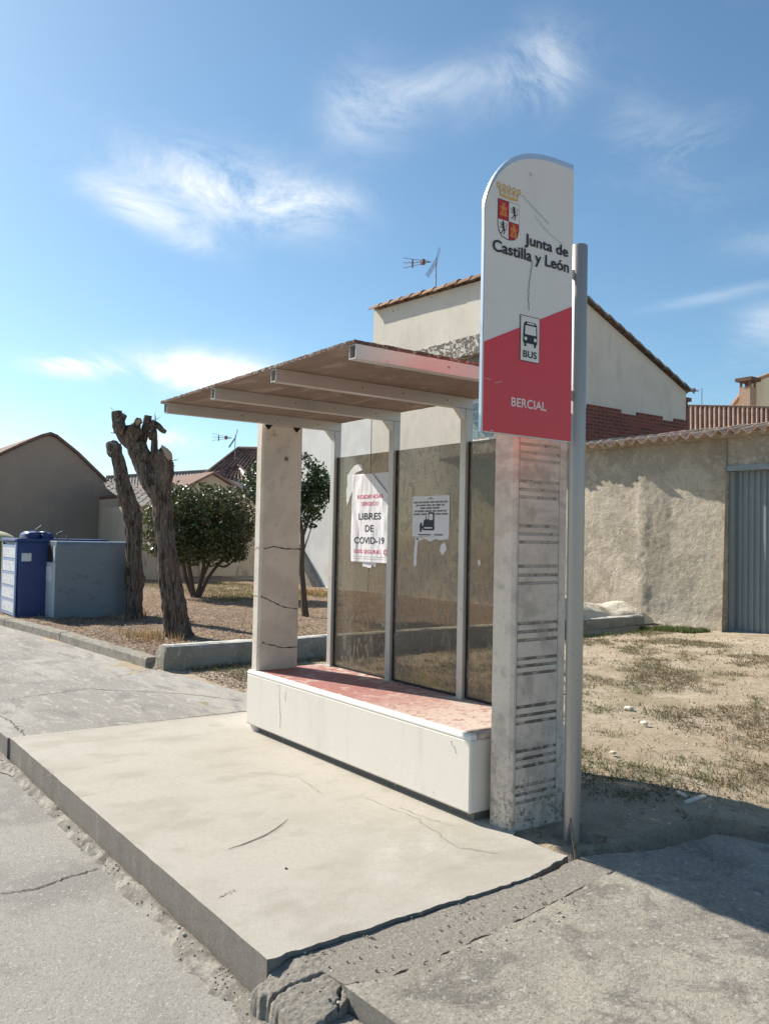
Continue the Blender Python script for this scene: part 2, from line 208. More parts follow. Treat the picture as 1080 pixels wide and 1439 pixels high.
def glassmat():
    m=bpy.data.materials.new('smoked_dirty_glass'); m.use_nodes=True; nt=m.node_tree; N=nt.nodes.new; L=nt.links.new
    nt.nodes.clear(); out=N('ShaderNodeOutputMaterial')
    tr=N('ShaderNodeBsdfTransparent'); tr.inputs[0].default_value=(.60,.56,.49,1)
    gl=N('ShaderNodeBsdfGlossy'); gl.inputs['Roughness'].default_value=.06; gl.inputs['Color'].default_value=(.9,.9,.9,1)
    df=N('ShaderNodeBsdfDiffuse'); df.inputs[0].default_value=(.31,.285,.25,1)
    lw=N('ShaderNodeLayerWeight'); lw.inputs[0].default_value=.5; pw_=N('ShaderNodeMath'); pw_.operation='POWER'; pw_.inputs[1].default_value=4; L(lw.outputs['Facing'],pw_.inputs[0]); fr=N('ShaderNodeMath'); fr.operation='MULTIPLY_ADD'; fr.inputs[1].default_value=.6; fr.inputs[2].default_value=.03; L(pw_.outputs[0],fr.inputs[0])
    m1=N('ShaderNodeMixShader'); L(fr.outputs[0],m1.inputs[0]); L(tr.outputs[0],m1.inputs[1]); L(gl.outputs[0],m1.inputs[2])
    g=N('ShaderNodeNewGeometry')
    def th(s,a,b,k,st=None,d=6,w=0):
        mp=N('ShaderNodeMapping'); L(g.outputs['Position'],mp.inputs[0]); mp.inputs['Scale'].default_value=st or (1,1,1)
        n=N('ShaderNodeTexNoise'); n.inputs['Scale'].default_value=s; n.inputs['Detail'].default_value=d; n.inputs['Distortion'].default_value=w; L(mp.outputs[0],n.inputs['Vector'])
        r=N('ShaderNodeMapRange'); r.inputs['From Min'].default_value=a; r.inputs['From Max'].default_value=b; r.inputs['To Max'].default_value=k; L(n.outputs[0],r.inputs[0]); return r.outputs[0]
    a=th(2.2,.40,.70,.26,w=.6); b=th(14,.54,.62,.30,(1,1,.45),w=2.5,d=9); c=N('ShaderNodeMath'); c.operation='ADD'; L(a,c.inputs[0]); L(b,c.inputs[1])
    e=N('ShaderNodeMath'); e.operation='ADD'; e.use_clamp=True; L(c.outputs[0],e.inputs[0]); e.inputs[1].default_value=.10
    m2=N('ShaderNodeMixShader'); L(e.outputs[0],m2.inputs[0]); L(m1.outputs[0],m2.inputs[1]); L(df.outputs[0],m2.inputs[2]); L(m2.outputs[0],out.inputs[0]); return m
MT['glass']=glassmat()
def brickmat():
    m=bpy.data.materials.new('bare_red_brick'); m.use_nodes=True; nt=m.node_tree; N=nt.nodes.new; L=nt.links.new; b=nt.nodes['Principled BSDF']; b.inputs['Roughness'].default_value=.95
    g=N('ShaderNodeNewGeometry'); s=N('ShaderNodeSeparateXYZ'); L(g.outputs['Position'],s.inputs[0]); c=N('ShaderNodeCombineXYZ'); L(s.outputs['Y'],c.inputs[0]); L(s.outputs['Z'],c.inputs[1])
    t=N('ShaderNodeTexBrick'); L(c.outputs[0],t.inputs['Vector']); t.inputs['Scale'].default_value=1; t.inputs['Brick Width'].default_value=.26; t.inputs['Row Height'].default_value=.085; t.inputs['Mortar Size'].default_value=.012
    t.inputs['Color1'].default_value=(.24,.06,.045,1); t.inputs['Color2'].default_value=(.13,.04,.034,1); t.inputs['Mortar'].default_value=(.20,.12,.095,1)
    L(t.outputs[0],b.inputs['Base Color']); bu=N('ShaderNodeBump'); bu.inputs['Distance'].default_value=.01; bu.invert=True; L(t.outputs['Fac'],bu.inputs['Height']); L(bu.outputs[0],b.inputs['Normal']); return m
MT['brick']=brickmat()
# ------------------------------------------------------------------ mesh builder
class MB:
    def __init__(s): s.v=[]; s.f=[]; s.mi=[]; s.cur=0
    def face(s,pts):
        i=len(s.v); s.v+=[tuple(p) for p in pts]; s.f.append(tuple(range(i,i+len(pts)))); s.mi.append(s.cur)
    def add(s,vs,fs):
        i=len(s.v); s.v+=[tuple(p) for p in vs]
        for f in fs: s.f.append(tuple(i+k for k in f)); s.mi.append(s.cur)
    def hexa(s,p):  # p: 4 bottom ccw, 4 top ccw
        s.add(p,[(3,2,1,0),(4,5,6,7),(0,1,5,4),(1,2,6,5),(2,3,7,6),(3,0,4,7)])
    def box(s,x0,x1,y0,y1,z0,z1):
        s.hexa([(x0,y0,z0),(x1,y0,z0),(x1,y1,z0),(x0,y1,z0),(x0,y0,z1),(x1,y0,z1),(x1,y1,z1),(x0,y1,z1)])
    def prism(s,poly,O,U,V,d):  # 2-D polygon in frame O,U,V extruded by vector d
        a=[Vector(O)+Vector(U)*p[0]+Vector(V)*p[1] for p in poly]; n=len(a); d=Vector(d)
        s.add(a+[q+d for q in a],[tuple(range(n-1,-1,-1)),tuple(range(n,2*n))]+[(i,(i+1)%n,n+(i+1)%n,n+i) for i in range(n)])
    def tube(s,path,rad,seg=8,caps=True,nz=0,nf=3.,ell=1.):
        path=[Vector(p) for p in path]; n=len(path)
        if isinstance(rad,(int,float)): rad=[rad]*n
        vs=[];fs=[]; ref=None
        for i,p in enumerate(path):
            t=(path[min(i+1,n-1)]-path[max(i-1,0)]).normalized()
            if ref is None: ref=Vector((1,0,0)) if abs(t.x)<.9 else Vector((0,1,0))
            a=(ref-t*ref.dot(t)).normalized(); ref=a; b=t.cross(a)
            for k in range(seg):
                an=2*math.pi*k/seg; r=rad[i]; dd=a*math.cos(an)+b*math.sin(an)*ell
                if nz:
                    q_=dd*rad[i]; ln_=(p-path[0]).length; kk=Vector((q_.x,q_.y,q_.z+ln_*.22+path[0].z))
                    r*=1+nz*(.6*noise.noise((p+q_)*nf*.6)+.75*noise.noise(kk*nf*5)+.5*noise.noise(kk*nf*11))
                vs.append(p+dd*r)
        for i in range(n-1):
            for k in range(seg): fs.append((i*seg+k,i*seg+(k+1)%seg,(i+1)*seg+(k+1)%seg,(i+1)*seg+k))
        if caps: fs.append(tuple(range(seg-1,-1,-1))); fs.append(tuple((n-1)*seg+k for k in range(seg)))
        s.add(vs,fs)
    def build(s,name,mats,parent=None,smooth=False,bevel=0,root=None,seg=2):
        me=bpy.data.meshes.new(name)
        r=root
        if r is None and parent is not None:
            q=parent
            while q.parent: q=q.parent
            r=q.location.copy()
        r=Vector(r) if r is not None else Vector((0,0,0))
        if parent is None and root is None and s.v:
            xs=[p[0] for p in s.v]; ys=[p[1] for p in s.v]; zs=[p[2] for p in s.v]
            r=Vector(((min(xs)+max(xs))/2,(min(ys)+max(ys))/2,min(zs)))
        me.from_pydata([Vector(p)-r for p in s.v],[],s.f)
        if not isinstance(mats,(list,tuple)): mats=[mats]
        for m in mats: me.materials.append(m)
        me.polygons.foreach_set('material_index',s.mi)
        if smooth: me.polygons.foreach_set('use_smooth',[True]*len(s.f))
        me.update()
        o=bpy.data.objects.new(name,me); COL.objects.link(o)
        if parent is not None: o.parent=parent
        else: o.location=r
        if bevel:
            b=o.modifiers.new('bevel','BEVEL'); b.width=bevel; b.segments=seg; b.limit_method='ANGLE'; b.angle_limit=R(40)
        return o
def attach(o,mb,m):
    """surface marks become part of the mesh they lie on, with their own material slot"""
    q=o
    while q.parent: q=q.parent
    r=q.location; bm=bmesh.new(); bm.from_mesh(o.data); o.data.materials.append(m); k=len(o.data.materials)-1
    vs=[bm.verts.new(Vector(p)-r) for p in mb.v]
    for f in mb.f:
        try: g=bm.faces.new([vs[i] for i in f]); g.material_index=k
        except ValueError: pass
    bm.to_mesh(o.data); bm.free(); return o
def strokes(mb,pts,w,O,U,V,N,off=.002,th=.001):
    """flat ribbon line on a plane (frame O,U,V, normal N)"""
    O,U,V,N=Vector(O),Vector(U),Vector(V),Vector(N)
    P=[Vector((p[0],p[1])) for p in pts]
    for i in range(len(P)):
        pass
    n=len(P); L=[];Rr=[]
    for i in range(n):
        t=(P[min(i+1,n-1)]-P[max(i-1,0)]); 
        if t.length<1e-9: t=Vector((1,0))
        t.normalize(); q=Vector((-t.y,t.x)); ww=(w[i] if isinstance(w,(list,tuple)) else w)/2
        L.append(P[i]+q*ww); Rr.append(P[i]-q*ww)
    def W(p,h): return O+U*p.x+V*p.y+N*h
    for i in range(n-1):
        mb.face([W(Rr[i],off),W(Rr[i+1],off),W(L[i+1],off),W(L[i],off)])
def jag(a,b,n,amp,seed=0):
    rs=random.Random(seed); out=[]
    for i in range(n+1):
        t=i/n; out.append((a[0]+(b[0]-a[0])*t+rs.uniform(-amp,amp)*(0<i<n),a[1]+(b[1]-a[1])*t+rs.uniform(-amp,amp)*(0<i<n)))
    return out
def empty(name,loc,label,cat,group=None):
    o=bpy.data.objects.new(name,None); COL.objects.link(o); o.location=loc; o.empty_display_size=.1
    return tag(o,label,cat,group)
def tag(o,label=None,cat=None,group=None,kind=None):
    if label: o['label']=label
    if cat: o['category']=cat
    if group: o['group']=group
    if kind: o['kind']=kind
    return o
def struct(o): o['kind']='structure'; return o
def text_mesh(mb,body,size,O,U,V,N,off=.003,bold=0,align='CENTER',space=1,shear=0,width=None,th=.0):
    cu=bpy.data.curves.new('t','FONT'); cu.body=body; cu.size=size; cu.align_x=align; cu.offset=bold; cu.space_character=space; cu.shear=shear
    cu.resolution_u=4
    ob=bpy.data.objects.new('t',cu); COL.objects.link(ob); dg=bpy.context.evaluated_depsgraph_get(); dg.update()
    me=bpy.data.meshes.new_from_object(ob.evaluated_get(dg))
    xs=[v.co.x for v in me.vertices]; sx=1
    if width: sx=width/(max(xs)-min(xs))
    c=(max(xs)+min(xs))/2 if align=='CENTER' else min(xs)
    O,U,V,N=Vector(O),Vector(U),Vector(V),Vector(N)
    mb.add([O+U*((v.co.x-c)*sx)+V*v.co.y+N*off for v in me.vertices],[tuple(p.vertices) for p in me.polygons])
    bpy.data.objects.remove(ob); bpy.data.curves.remove(cu); bpy.data.meshes.remove(me)
def fbm(x,y,s=1.,z=0.,o=4):
    a=0;k=1
    for i in range(o): a+=k*noise.noise(Vector((x*s,y*s,z+i*7.3))); s*=2.1; k*=.5
    return a
def sheet(name,xs,ys,hf,m,smooth=True):
    mb=MB(); nx,ny=len(xs),len(ys)
    vs=[(x,y,hf(x,y)) for y in ys for x in xs]
    fs=[(j*nx+i,j*nx+i+1,(j+1)*nx+i+1,(j+1)*nx+i) for j in range(ny-1) for i in range(nx-1)]
    mb.add(vs,fs); return mb.build(name,m,smooth=smooth)
def frange(a,b,s):
    n=max(1,int(round((b-a)/s))); return [a+(b-a)*i/n for i in range(n+1)]
# ------------------------------------------------------------------ ground
KERB=[(-60,-9.0),(-30,-3.2),(-20,-1.35),(-15,-.5),(-11.72,.0),(-10.34,.16),(-9.1,.27),(-7.65,.35),(-6.15,.45)]
def kerb_y(x):
    for (a,b),(c,d) in zip(KERB,KERB[1:]):
        if a<=x<=c: return b+(d-b)*(x-a)/(c-a)
    return .45 if x>-6.15 else -9
def in_garden(x,y): return x<-6.05 and y>kerb_y(x)+.1
def hsoil(x,y):
    n=fbm(x,y,.9)*.018+fbm(x,y,5.)*.008
    # lying under the concrete
    if y<.12+ (0 if x>-3 else 0) and x>-60:
        if not in_garden(x,y): 
            return -.30 if y<-.1 else (-.30 if x<-3.2 and False else -.06)
    if in_garden(x,y):
        return .085+fbm(x,y,.5)*.03+n
    if x>.66 and y<1.25+.35*(x-.66): return -.10+n*.3
    g=.0
    if y>6: g=min(1,(y-6)/4)*max(0,min(1,(x+7)/3.))*.12
    return -.012+n+g
xs=frange(-70,-16,1.5)[:-1]+frange(-16,-9,.14)[:-1]+frange(-9,3,.06)[:-1]+frange(3,8,.4)[:-1]+frange(8,60,4)
ys=frange(-30,-1,1.2)[:-1]+frange(-1,5,.06)[:-1]+frange(5,12,.12)[:-1]+frange(12,60,2)
def hs2(x,y):
    if y<-.2: return -.32 if not in_garden(x,y) else hsoil(x,y)
    return hsoil(x,y)
# soil and garden soil share one terrain; the garden litter is its own sheet on top
struct(sheet('ground',xs,ys,hs2,MT['soil']))
gx=frange(-30,-14,.6)[:-1]+frange(-14,-6.07,.07); gy=frange(0,5,.07)[:-1]+frange(5,10.2,.15)
def hgard(x,y):
    k=kerb_y(x)+.11
    return hsoil(x,max(y,k+.02))+.012 if y>k-.03 else -.35
def hg(x,y):
    yy=y
    if y<=kerb_y(x)+.1: return -.2
    return .097+fbm(x,y,.5)*.03+fbm(x,y,.9)*.018+fbm(x,y,5.)*.008
struct(sheet('garden_ground',gx,gy,hg,MT['garden']))
def gz(x,y): return hg(x,y) if in_garden(x,y) else hs2(x,y)
far=MB(); far.face([(-900,-900,-.36),(900,-900,-.36),(900,900,-.36),(-900,900,-.36)]); struct(far.build('far_ground',MT['soil']))
# road
def hroad(x,y): return -.185+.006*fbm(x,y,.6)-.01*(y+1.7)*.0
ROAD=struct(sheet('road',frange(-60,12,.5),frange(-30,-1.62,.35),lambda x,y:hroad(x,y)+.0,MT['road']))
# crumbled gutter strip along the kerb
def hgut(x,y):
    d0=-1.65-y; edge=.05+.04*fbm(x,0,2.5)+.025*fbm(x,3,9)+.012*fbm(x,9,30)+.05*max(0,min(1,x+.3))
    h=-.174+.036*max(0,1-max(0,d0)/.13)**1.5+.010*fbm(x,y,4)+.005*fbm(x,y,14)+.005*fbm(x,y,35)-.006*max(0,fbm(x,y,7))
    d=-1.62-y
    tt=max(0,min(1,(d-edge)/.09)); tt=tt*tt*(3-2*tt); h=h*(1-tt)+(-.205)*tt
    if d<.035+.012*fbm(x,1,6): h-=.03
    return h
struct(sheet('gutter',frange(-4.5,1.6,.02),frange(-2.05,-1.60,.02),hgut,MT['gutter']))
# platform slab (outline walked round, top + skirt), old pavement, apron
def slab(name,poly,ztop,depth,mt,mside,zf=None,bev=0):
    mb=MB(); n=len(poly)
    top=[(p[0],p[1],(zf(p[0],p[1]) if zf else ztop)) for p in poly]
    mb.add(top,[tuple(range(n))]); mb.cur=1
    for i in range(n):
        a,b=top[i],top[(i+1)%n]; mb.face([(a[0],a[1],a[2]-depth),(b[0],b[1],b[2]-depth),b,a])
    o=mb.build(name,[mt,mside],bevel=bev); return struct(o)
def edge(a,b,n,amp,seed,axis=1):
    rs=random.Random(seed); out=[]
    for i in range(n):
        t=i/n; p=[a[0]+(b[0]-a[0])*t,a[1]+(b[1]-a[1])*t]; 
        if i: p[axis]+=rs.uniform(-amp,amp)
        out.append(tuple(p))
    return out
pl=edge((-3.36,-1.64),(.705,-1.632),60,.0018,1)+edge((.705,-1.632),(.70,-.25),50,.007,2,0)+edge((.70,-.25),(.62,.10),10,.008,3,0)+edge((.62,.10),(.26,.075),10,.008,4)+[(.26,.075),(.0,.5),(.0,.80)]+edge((0,.80),(-3.31,.80),40,.02,5)+edge((-3.31,.80),(-3.36,-1.64),60,.004,6,0)
PLAT=slab('platform',pl,0,.20,MT['platform'],MT['kerbface'],bev=.009)
far_edge=[(-3.365,.80),(-4.1,.73),(-4.78,.65),(-5.38,.61),(-5.94,.50),(-6.1,.50)]
fe=[]
for a,b in zip(far_edge,far_edge[1:]): fe+=edge(a,b,12,.018,int(a[0]*10))
pv=edge((-60,-8.0),(-12,-2.6),6,.01,8)+[(-12,-2.6),(-6,-1.75)]+edge((-6,-1.75),(-3.365,-1.655),30,.006,9)+[(-3.365,-1.655)]+fe+[(-6.15,.50)]+[(x,y+.05) for x,y in reversed(KERB[:-1])]
PAVE=slab('pavement',pv,-.004,.20,MT['pavement'],MT['kerbface'])
def zap(x,y): 
    t=min(1,max(0,(.0-y)/1.5)); return -.004-.012*t
ax0=[(.72,-1.64)]
strip=edge((.712,-1.50),(.708,-.15),40,.006,11,0)+edge((.708,-.15),(.66,.13),8,.01,12,0)+[(.66,.13),(.86,.16)]+edge((.86,.16),(.97,-.55),14,.012,13,0)+edge((.97,-.55),(1.03,-1.30),14,.014,14,0)+[(1.03,-1.30),(.98,-1.47)]
slab('asphalt_strip',strip,0,.1,MT['dark_strip'],MT['dark_strip'],zf=lambda x,y:zap(x,y)-.004)
ap=[(.99,-1.48),(1.035,-1.30)]+edge((1.036,-1.30),(.978,-.55),14,.010,15,0)+edge((.978,-.55),(.868,.16),14,.010,16,0)+[(.868,.16),(.66,.14),(.70,.30)]+edge((.70,.30),(.82,.60),8,.02,17,0)+edge((.82,.60),(.85,1.04),10,.025,18,0)+edge((.85,1.04),(1.1,1.14),6,.02,19)+edge((1.1,1.14),(3.2,1.75),20,.02,20)+[(3.2,1.75),(9,2.4),(9,-1.45),(1.45,-1.46)]
APRN=slab('apron',ap,0,.1,MT['apron'],MT['kerbface'],zf=zap)
# corner kerb and broken lumps
k=MB(); k.add([(1.02,-1.69,-.3),(9,-1.69,-.3),(9,-1.475,-.3),(1.02,-1.475,-.3),(1.02,-1.69,-.10),(9,-1.69,-.10),(9,-1.475,-.085),(1.02,-1.475,-.085)],[(3,2,1,0),(4,5,6,7),(0,1,5,4),(1,2,6,5),(2,3,7,6),(3,0,4,7)])
struct(k.build('kerb_corner',MT['kerbstone'],bevel=.02))
def lump(mb,c,r,seed,sq=.6,sub=2):
    bm=bmesh.new(); bmesh.ops.create_icosphere(bm,subdivisions=sub,radius=1)
    rx,ry,rz=r
    vs=[]
    for v in bm.verts:
        p=v.co; d=1+.32*noise.noise(p*1.3+Vector((seed*3.1,seed,0)))+.13*noise.noise(p*4+Vector((seed,0,seed)))
        q=Vector([math.copysign(abs(p[i])**sq,p[i]) for i in range(3)])*d*.8
        vs.append((c[0]+q.x*rx,c[1]+q.y*ry,c[2]+q.z*rz))
    mb.add(vs,[tuple(w.index for w in f.verts) for f in bm.faces]); bm.free()
def hchunk(x,y):
    wx=x+.022*fbm(x,y,6,3)+.012*fbm(x,y,30,5); wy=y+.022*fbm(x,y,6,13)+.012*fbm(x,y,30,15)
    d=min(wx-.705,1.045-wx,wy+1.70,-1.44-wy)
    top=-.018-.06*max(0,(-1.52-y)/.2)-.03*max(0,(x-.85)/.2)+.004*fbm(x,y,10,2)+.005*fbm(x,y,45,2)
    ck=abs(wx-.86-.25*(y+1.55)); 
    if ck<.009: top-=.05*(1-ck/.009)
    ck=abs(wy+1.55-.12*math.sin(x*9)); 
    if ck<.006 and x>.86: top-=.03
    if d<0: return max(-.26,top-.10-(-d)*5)
    return top-.05*max(0,1-d/.012)**2
o=sheet('broken_asphalt',frange(.66,1.08,.006),frange(-1.75,-1.42,.006),hchunk,MT['dark_strip']); tag(o,'cracked dark asphalt patch filling the broken corner beside the platform','asphalt chunk')
# stones of the gutter
rb=MB(); rs=random.Random(5)
for i in range(260):
    x=rs.uniform(-3.6,.9); d=abs(rs.gauss(0,.07)); y=-1.66-d; s=rs.uniform(.002,.006)*(2. if rs.random()<.1 else 1)
    lump(rb,(x,y,hgut(x,y)+s*.3),(s,s,s*.7),i,.8,1)
for i in range(110):
    x=rs.uniform(.4,1.15); y=-1.66-abs(rs.gauss(0,.09)); s=rs.uniform(.002,.007)
    lump(rb,(x,y,hgut(x,y)+s*.3),(s,s,s*.7),i,.8,1)
for i in range(160):
    x=rs.uniform(.62,1.1); y=rs.uniform(-1.62,-.2)
    s=rs.uniform(.003,.008); lump(rb,(x,y,zap(x,y)+s*.3),(s,s,s*.7),i,.8,1)
o=rb.build('rubble',MT['rubble']); tag(o,kind='stuff')
# cracks in the concrete, road and apron
def crackset(name,lines,z,w,mt,n=16,amp=.01,hf=None):
    mb=MB()
    for s,pts in enumerate(lines):
        P=[PZ(a,b,z) for a,b in pts]; out=[]
        for j,(a,b) in enumerate(zip(P,P[1:])): out+=jag((a.x,a.y),(b.x,b.y),n,amp,s*7+j)[:-1]
        out.append((P[-1].x,P[-1].y)); rs=random.Random(s); ww=[w*rs.uniform(.35,1.3) for _ in out]; ww[0]=ww[-1]=w*.1
        strokes(mb,out,ww,(0,0,z),(1,0,0),(0,1,0),(0,0,1),.002)
    if hf: mb.v=[(a,b,hf(a,b)+.0035) for a,b,c in mb.v]
    return attach(name,mb,mt)
crackset(ROAD,[[(0,1257),(50,1250),(100,1232),(140,1221)],[(0,1085),(60,1108),(88,1135)]],-.185,.009,MT['crack'],hf=hroad)
crackset(PLAT,[[(62,1077),(75,1087),(64,1092)],[(350,1085),(420,1092),(455,1118)],[(560,1135),(600,1150),(640,1162)],[(510,1120),(585,1150),(640,1190),(700,1200)],[(10,1041),(120,1028),(345,1001)],[(305,1262),(320,1256),(330,1250)]],0.0,.004,MT['crackfine'],12,.012)
crackset(PAVE,[[(0,1005),(20,1018),(38,1035)],[(222,938),(190,946),(155,954)],[(85,900),(95,893)],[(0,985),(120,968),(260,975),(343,985)]],-.004,.010,MT['crack'],14,.02)
crackset(APRN,[[(820,1262),(880,1290),(930,1330)],[(985,1240),(1010,1290),(1080,1330)]],-.02,.004,MT['crackfine'],14,.012)
crackset(APRN,[[(655,1348),(668,1346),(678,1346)]],-.02,.028,MT['crack'],6,.004)
# left kerb with joints
kb=MB()
pts=[(-20,-1.35),(-15,-.5)]+[p for p in KERB if p[0]>-13]
segs=[]
def lerp(a,b,t): return (a[0]+(b[0]-a[0])*t,a[1]+(b[1]-a[1])*t)
full=[]
for a,b in zip(pts,pts[1:]):
    for i in range(6): full.append(lerp(a,b,i/6))
full.append(pts[-1])
joint={full.index(min(full,key=lambda p:abs(p[0]-jx))) for jx in (-17,-14,-11.6,-9.05)}
cur=[]
groups=[]
for i,p in enumerate(full):
    cur.append(p)
    if i in joint: groups.append(cur); cur=[lerp(p,full[i+1],.12)]
groups.append(cur)
for g in groups:
    n=len(g); vs=[];fs=[]
    for i,p in enumerate(g):
        a=g[max(i-1,0)]; b=g[min(i+1,n-1)]; t=Vector((b[0]-a[0],b[1]-a[1])).normalized(); q=Vector((-t.y,t.x))
        j=.008*fbm(p[0],p[1],3); zt=.12+.01*fbm(p[0],0,2)
        for (o_,z) in ((0+j,-.2),(0+j,zt-.02),(.02+j,zt),(.15+j,zt+.005),(.15+j,-.1)): vs.append((p[0]+q.x*o_,p[1]+q.y*o_,z))
    for i in range(n-1):
        for k_ in range(4): fs.append((i*5+k_,(i+1)*5+k_,(i+1)*5+k_+1,i*5+k_+1))
    fs.append((0,1,2,3,4)); fs.append(tuple((n-1)*5+q_ for q_ in (4,3,2,1,0)))
    kb.add(vs,fs)
struct(kb.build('kerb',MT['kerbstone']))
# ------------------------------------------------------------------ low wall
def roughwall(name,path,h,th,m,mtop,label,res=.06,amp=.012):
    """path along y at x(t); rounded rough cap"""
    mb=MB(); prof=[(-th/2,-.15),(-th/2,h*.5),(-th/2,h-.05),(-th/2+.02,h-.012),(-th/4,h),(th/4,h+.004),(th/2-.02,h-.012),(th/2,h-.05),(th/2,h*.5),(th/2,-.15)]
    a,b=Vector(path[0]),Vector(path[1]); d=(b-a); L=d.length; d.normalize(); q=Vector((d.y,-d.x,0)); n=int(L/res); vs=[];fs=[];P=len(prof)
    for i in range(n+1):
        p=a+d*(L*i/n)
        for (u,z) in prof:
            o=amp*fbm(p.x+u*3,p.y,4,z*5); e=0
            if i==0 and z>h*.6: e=.03
            vs.append(p+q*(u*(1+0)+o)+Vector((0,0,z+o*.8))+d*e)
    fs=[(i*P+k_,i*P+k_+1,(i+1)*P+k_+1,(i+1)*P+k_) for i in range(n) for k_ in range(P-1)]
    mi=[1 if 3<=k_<=5 else 0 for i in range(n) for k_ in range(P-1)]
    fs+= [tuple(range(P)),tuple(n*P+k_ for k_ in range(P-1,-1,-1))]; mi+=[0,0]
    mb.add(vs,fs); mb.mi=mi; o=mb.build(name,[m,mtop]); return tag(o,label,'low wall')
roughwall('low_wall',((-6.0,.56,0),(-6.22,9.72,0)),.27,.24,MT['lowwall'],MT['lowtop'],'rough low concrete wall with pale cap bounding the planted bed behind the shelter')
# ------------------------------------------------------------------ bus shelter
sh=empty('bus_shelter',(-1.3,.3,0),'concrete bus shelter with red topped bench, smoked glass back and flat roof on steel beams','bus shelter')
mb=MB(); mb.box(-2.695,0,0,.78,.05,.455)
body=mb.build('bench',MT['bench'],sh,bevel=.012)
mb=MB(); mb.prism([(0,.4552),(.0,.466),(.012,.480),(.045,.482),(.045,.4552)],(-2.69,0,0),(0,1,0),(0,0,1),(2.688,0,0)); mb.build('nosing',mat('white_nosing',(.74,.71,.65),[noi(8,.6,.72,(.6,.57,.52),.5)],.7),body)
mb=MB(); n=60; xs_=[-2.68+2.69*i/n for i in range(n+1)]
mb.prism([(-2.66,.047),(-.005,.047),(.004,.10),(.004,.74),(-2.66,.74)],(0,0,.456),(1,0,0),(0,1,0),(0,0,.028))
mb.build('seat_top',MT['redtop'],body,bevel=.004)
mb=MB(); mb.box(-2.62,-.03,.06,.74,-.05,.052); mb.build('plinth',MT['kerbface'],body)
def wallcracks(parent,lines,O,U,V,N,w,name='crack',mt='crack',amp=.008,n=10):
    mb=MB()
    for s,l in enumerate(lines):
        out=[]
        for j,(a,b) in enumerate(zip(l,l[1:])): out+=jag(a,b,n,amp,s*11+j)[:-1]
        out.append(l[-1]); rs=random.Random(s); strokes(mb,out,[w*rs.uniform(.4,1.3) for _ in out],O,U,V,N,.0015)
    return attach(parent,mb,MT[mt])
wallcracks(body,[[(-2.16,.44),(-2.15,.30),(-2.13,.2),(-2.14,.12)],[(-2.06,.40),(-2.06,.33)],[(-.16,.42),(-.12,.36)]],(0,0,0),(1,0,0),(0,0,1),(0,-1,0),.004,mt='crackfine')
# far pillar (plain) and near pillar (grooved outer face)
def pillar(x0,x1,y0,y1,z1,m,name='pillar',ch=.018,z0=-.05):
    mb=MB(); mb.prism([(x0,y0+ch*.0),(x1-ch,y0),(x1,y0+ch),(x1,y1-.006),(x1-.006,y1),(x0,y1)],(0,0,z0),(1,0,0),(0,1,0),(0,0,z1-z0)); return mb
mb=pillar(-2.675,-2.578,.03,.40,2.535,None); pf=mb.build('pillar',MT['farpillar'],sh,bevel=.003)
pf['label']='plain far pillar cracked across'
PXF=-2.578
def pfp(x,y): q=PX(x,y,PXF); return (q.y,q.z)
wallcracks(pf,[[pfp(371,771),pfp(385,768),pfp(400,771),pfp(424,772)],[pfp(366,838),pfp(378,843),pfp(395,852),pfp(418,856)],[pfp(368,903),pfp(395,910),pfp(418,909)]],(PXF,0,0),(0,1,0),(0,0,1),(1,0,0),.009,amp=.004)
q1=[( -2.675+.0,pfp(371,771)[1]-.015),(-2.64,pfp(371,771)[1]+.01),(-2.60,pfp(371,771)[1])]
wallcracks(pf,[q1,[(-2.67,pfp(366,838)[1]),(-2.60,pfp(366,838)[1])]],(0,.03,0),(1,0,0),(0,0,1),(0,-1,0),.007,amp=.004,mt='crackfine')
mb=MB(); q=pfp(402,645); mb.tube([(PXF+.001,q[0],q[1]),(PXF+.006,q[0],q[1])],.017,12); mb.build('plugged_hole',MT['rust'],pf)
for yy in (.075,.34):
    mb=MB(); mb.prism([(-.035,0),(.035,0),(0,-.038)],(PXF+.0005,yy,2.470),(0,1,0),(0,0,1),(.008,0,0)); mb.build('bracket',MT['dark'],pf)
GZ=[2.101,2.056,2.014,1.896,1.85,1.808,1.649,1.605,1.56,1.427,1.378,1.334,1.113,1.067,1.021,.92,.88,.837,.658,.61,.571,.419,.375,.332,.228,.184,.141]
GZ=[2.36,2.32,2.28]+GZ
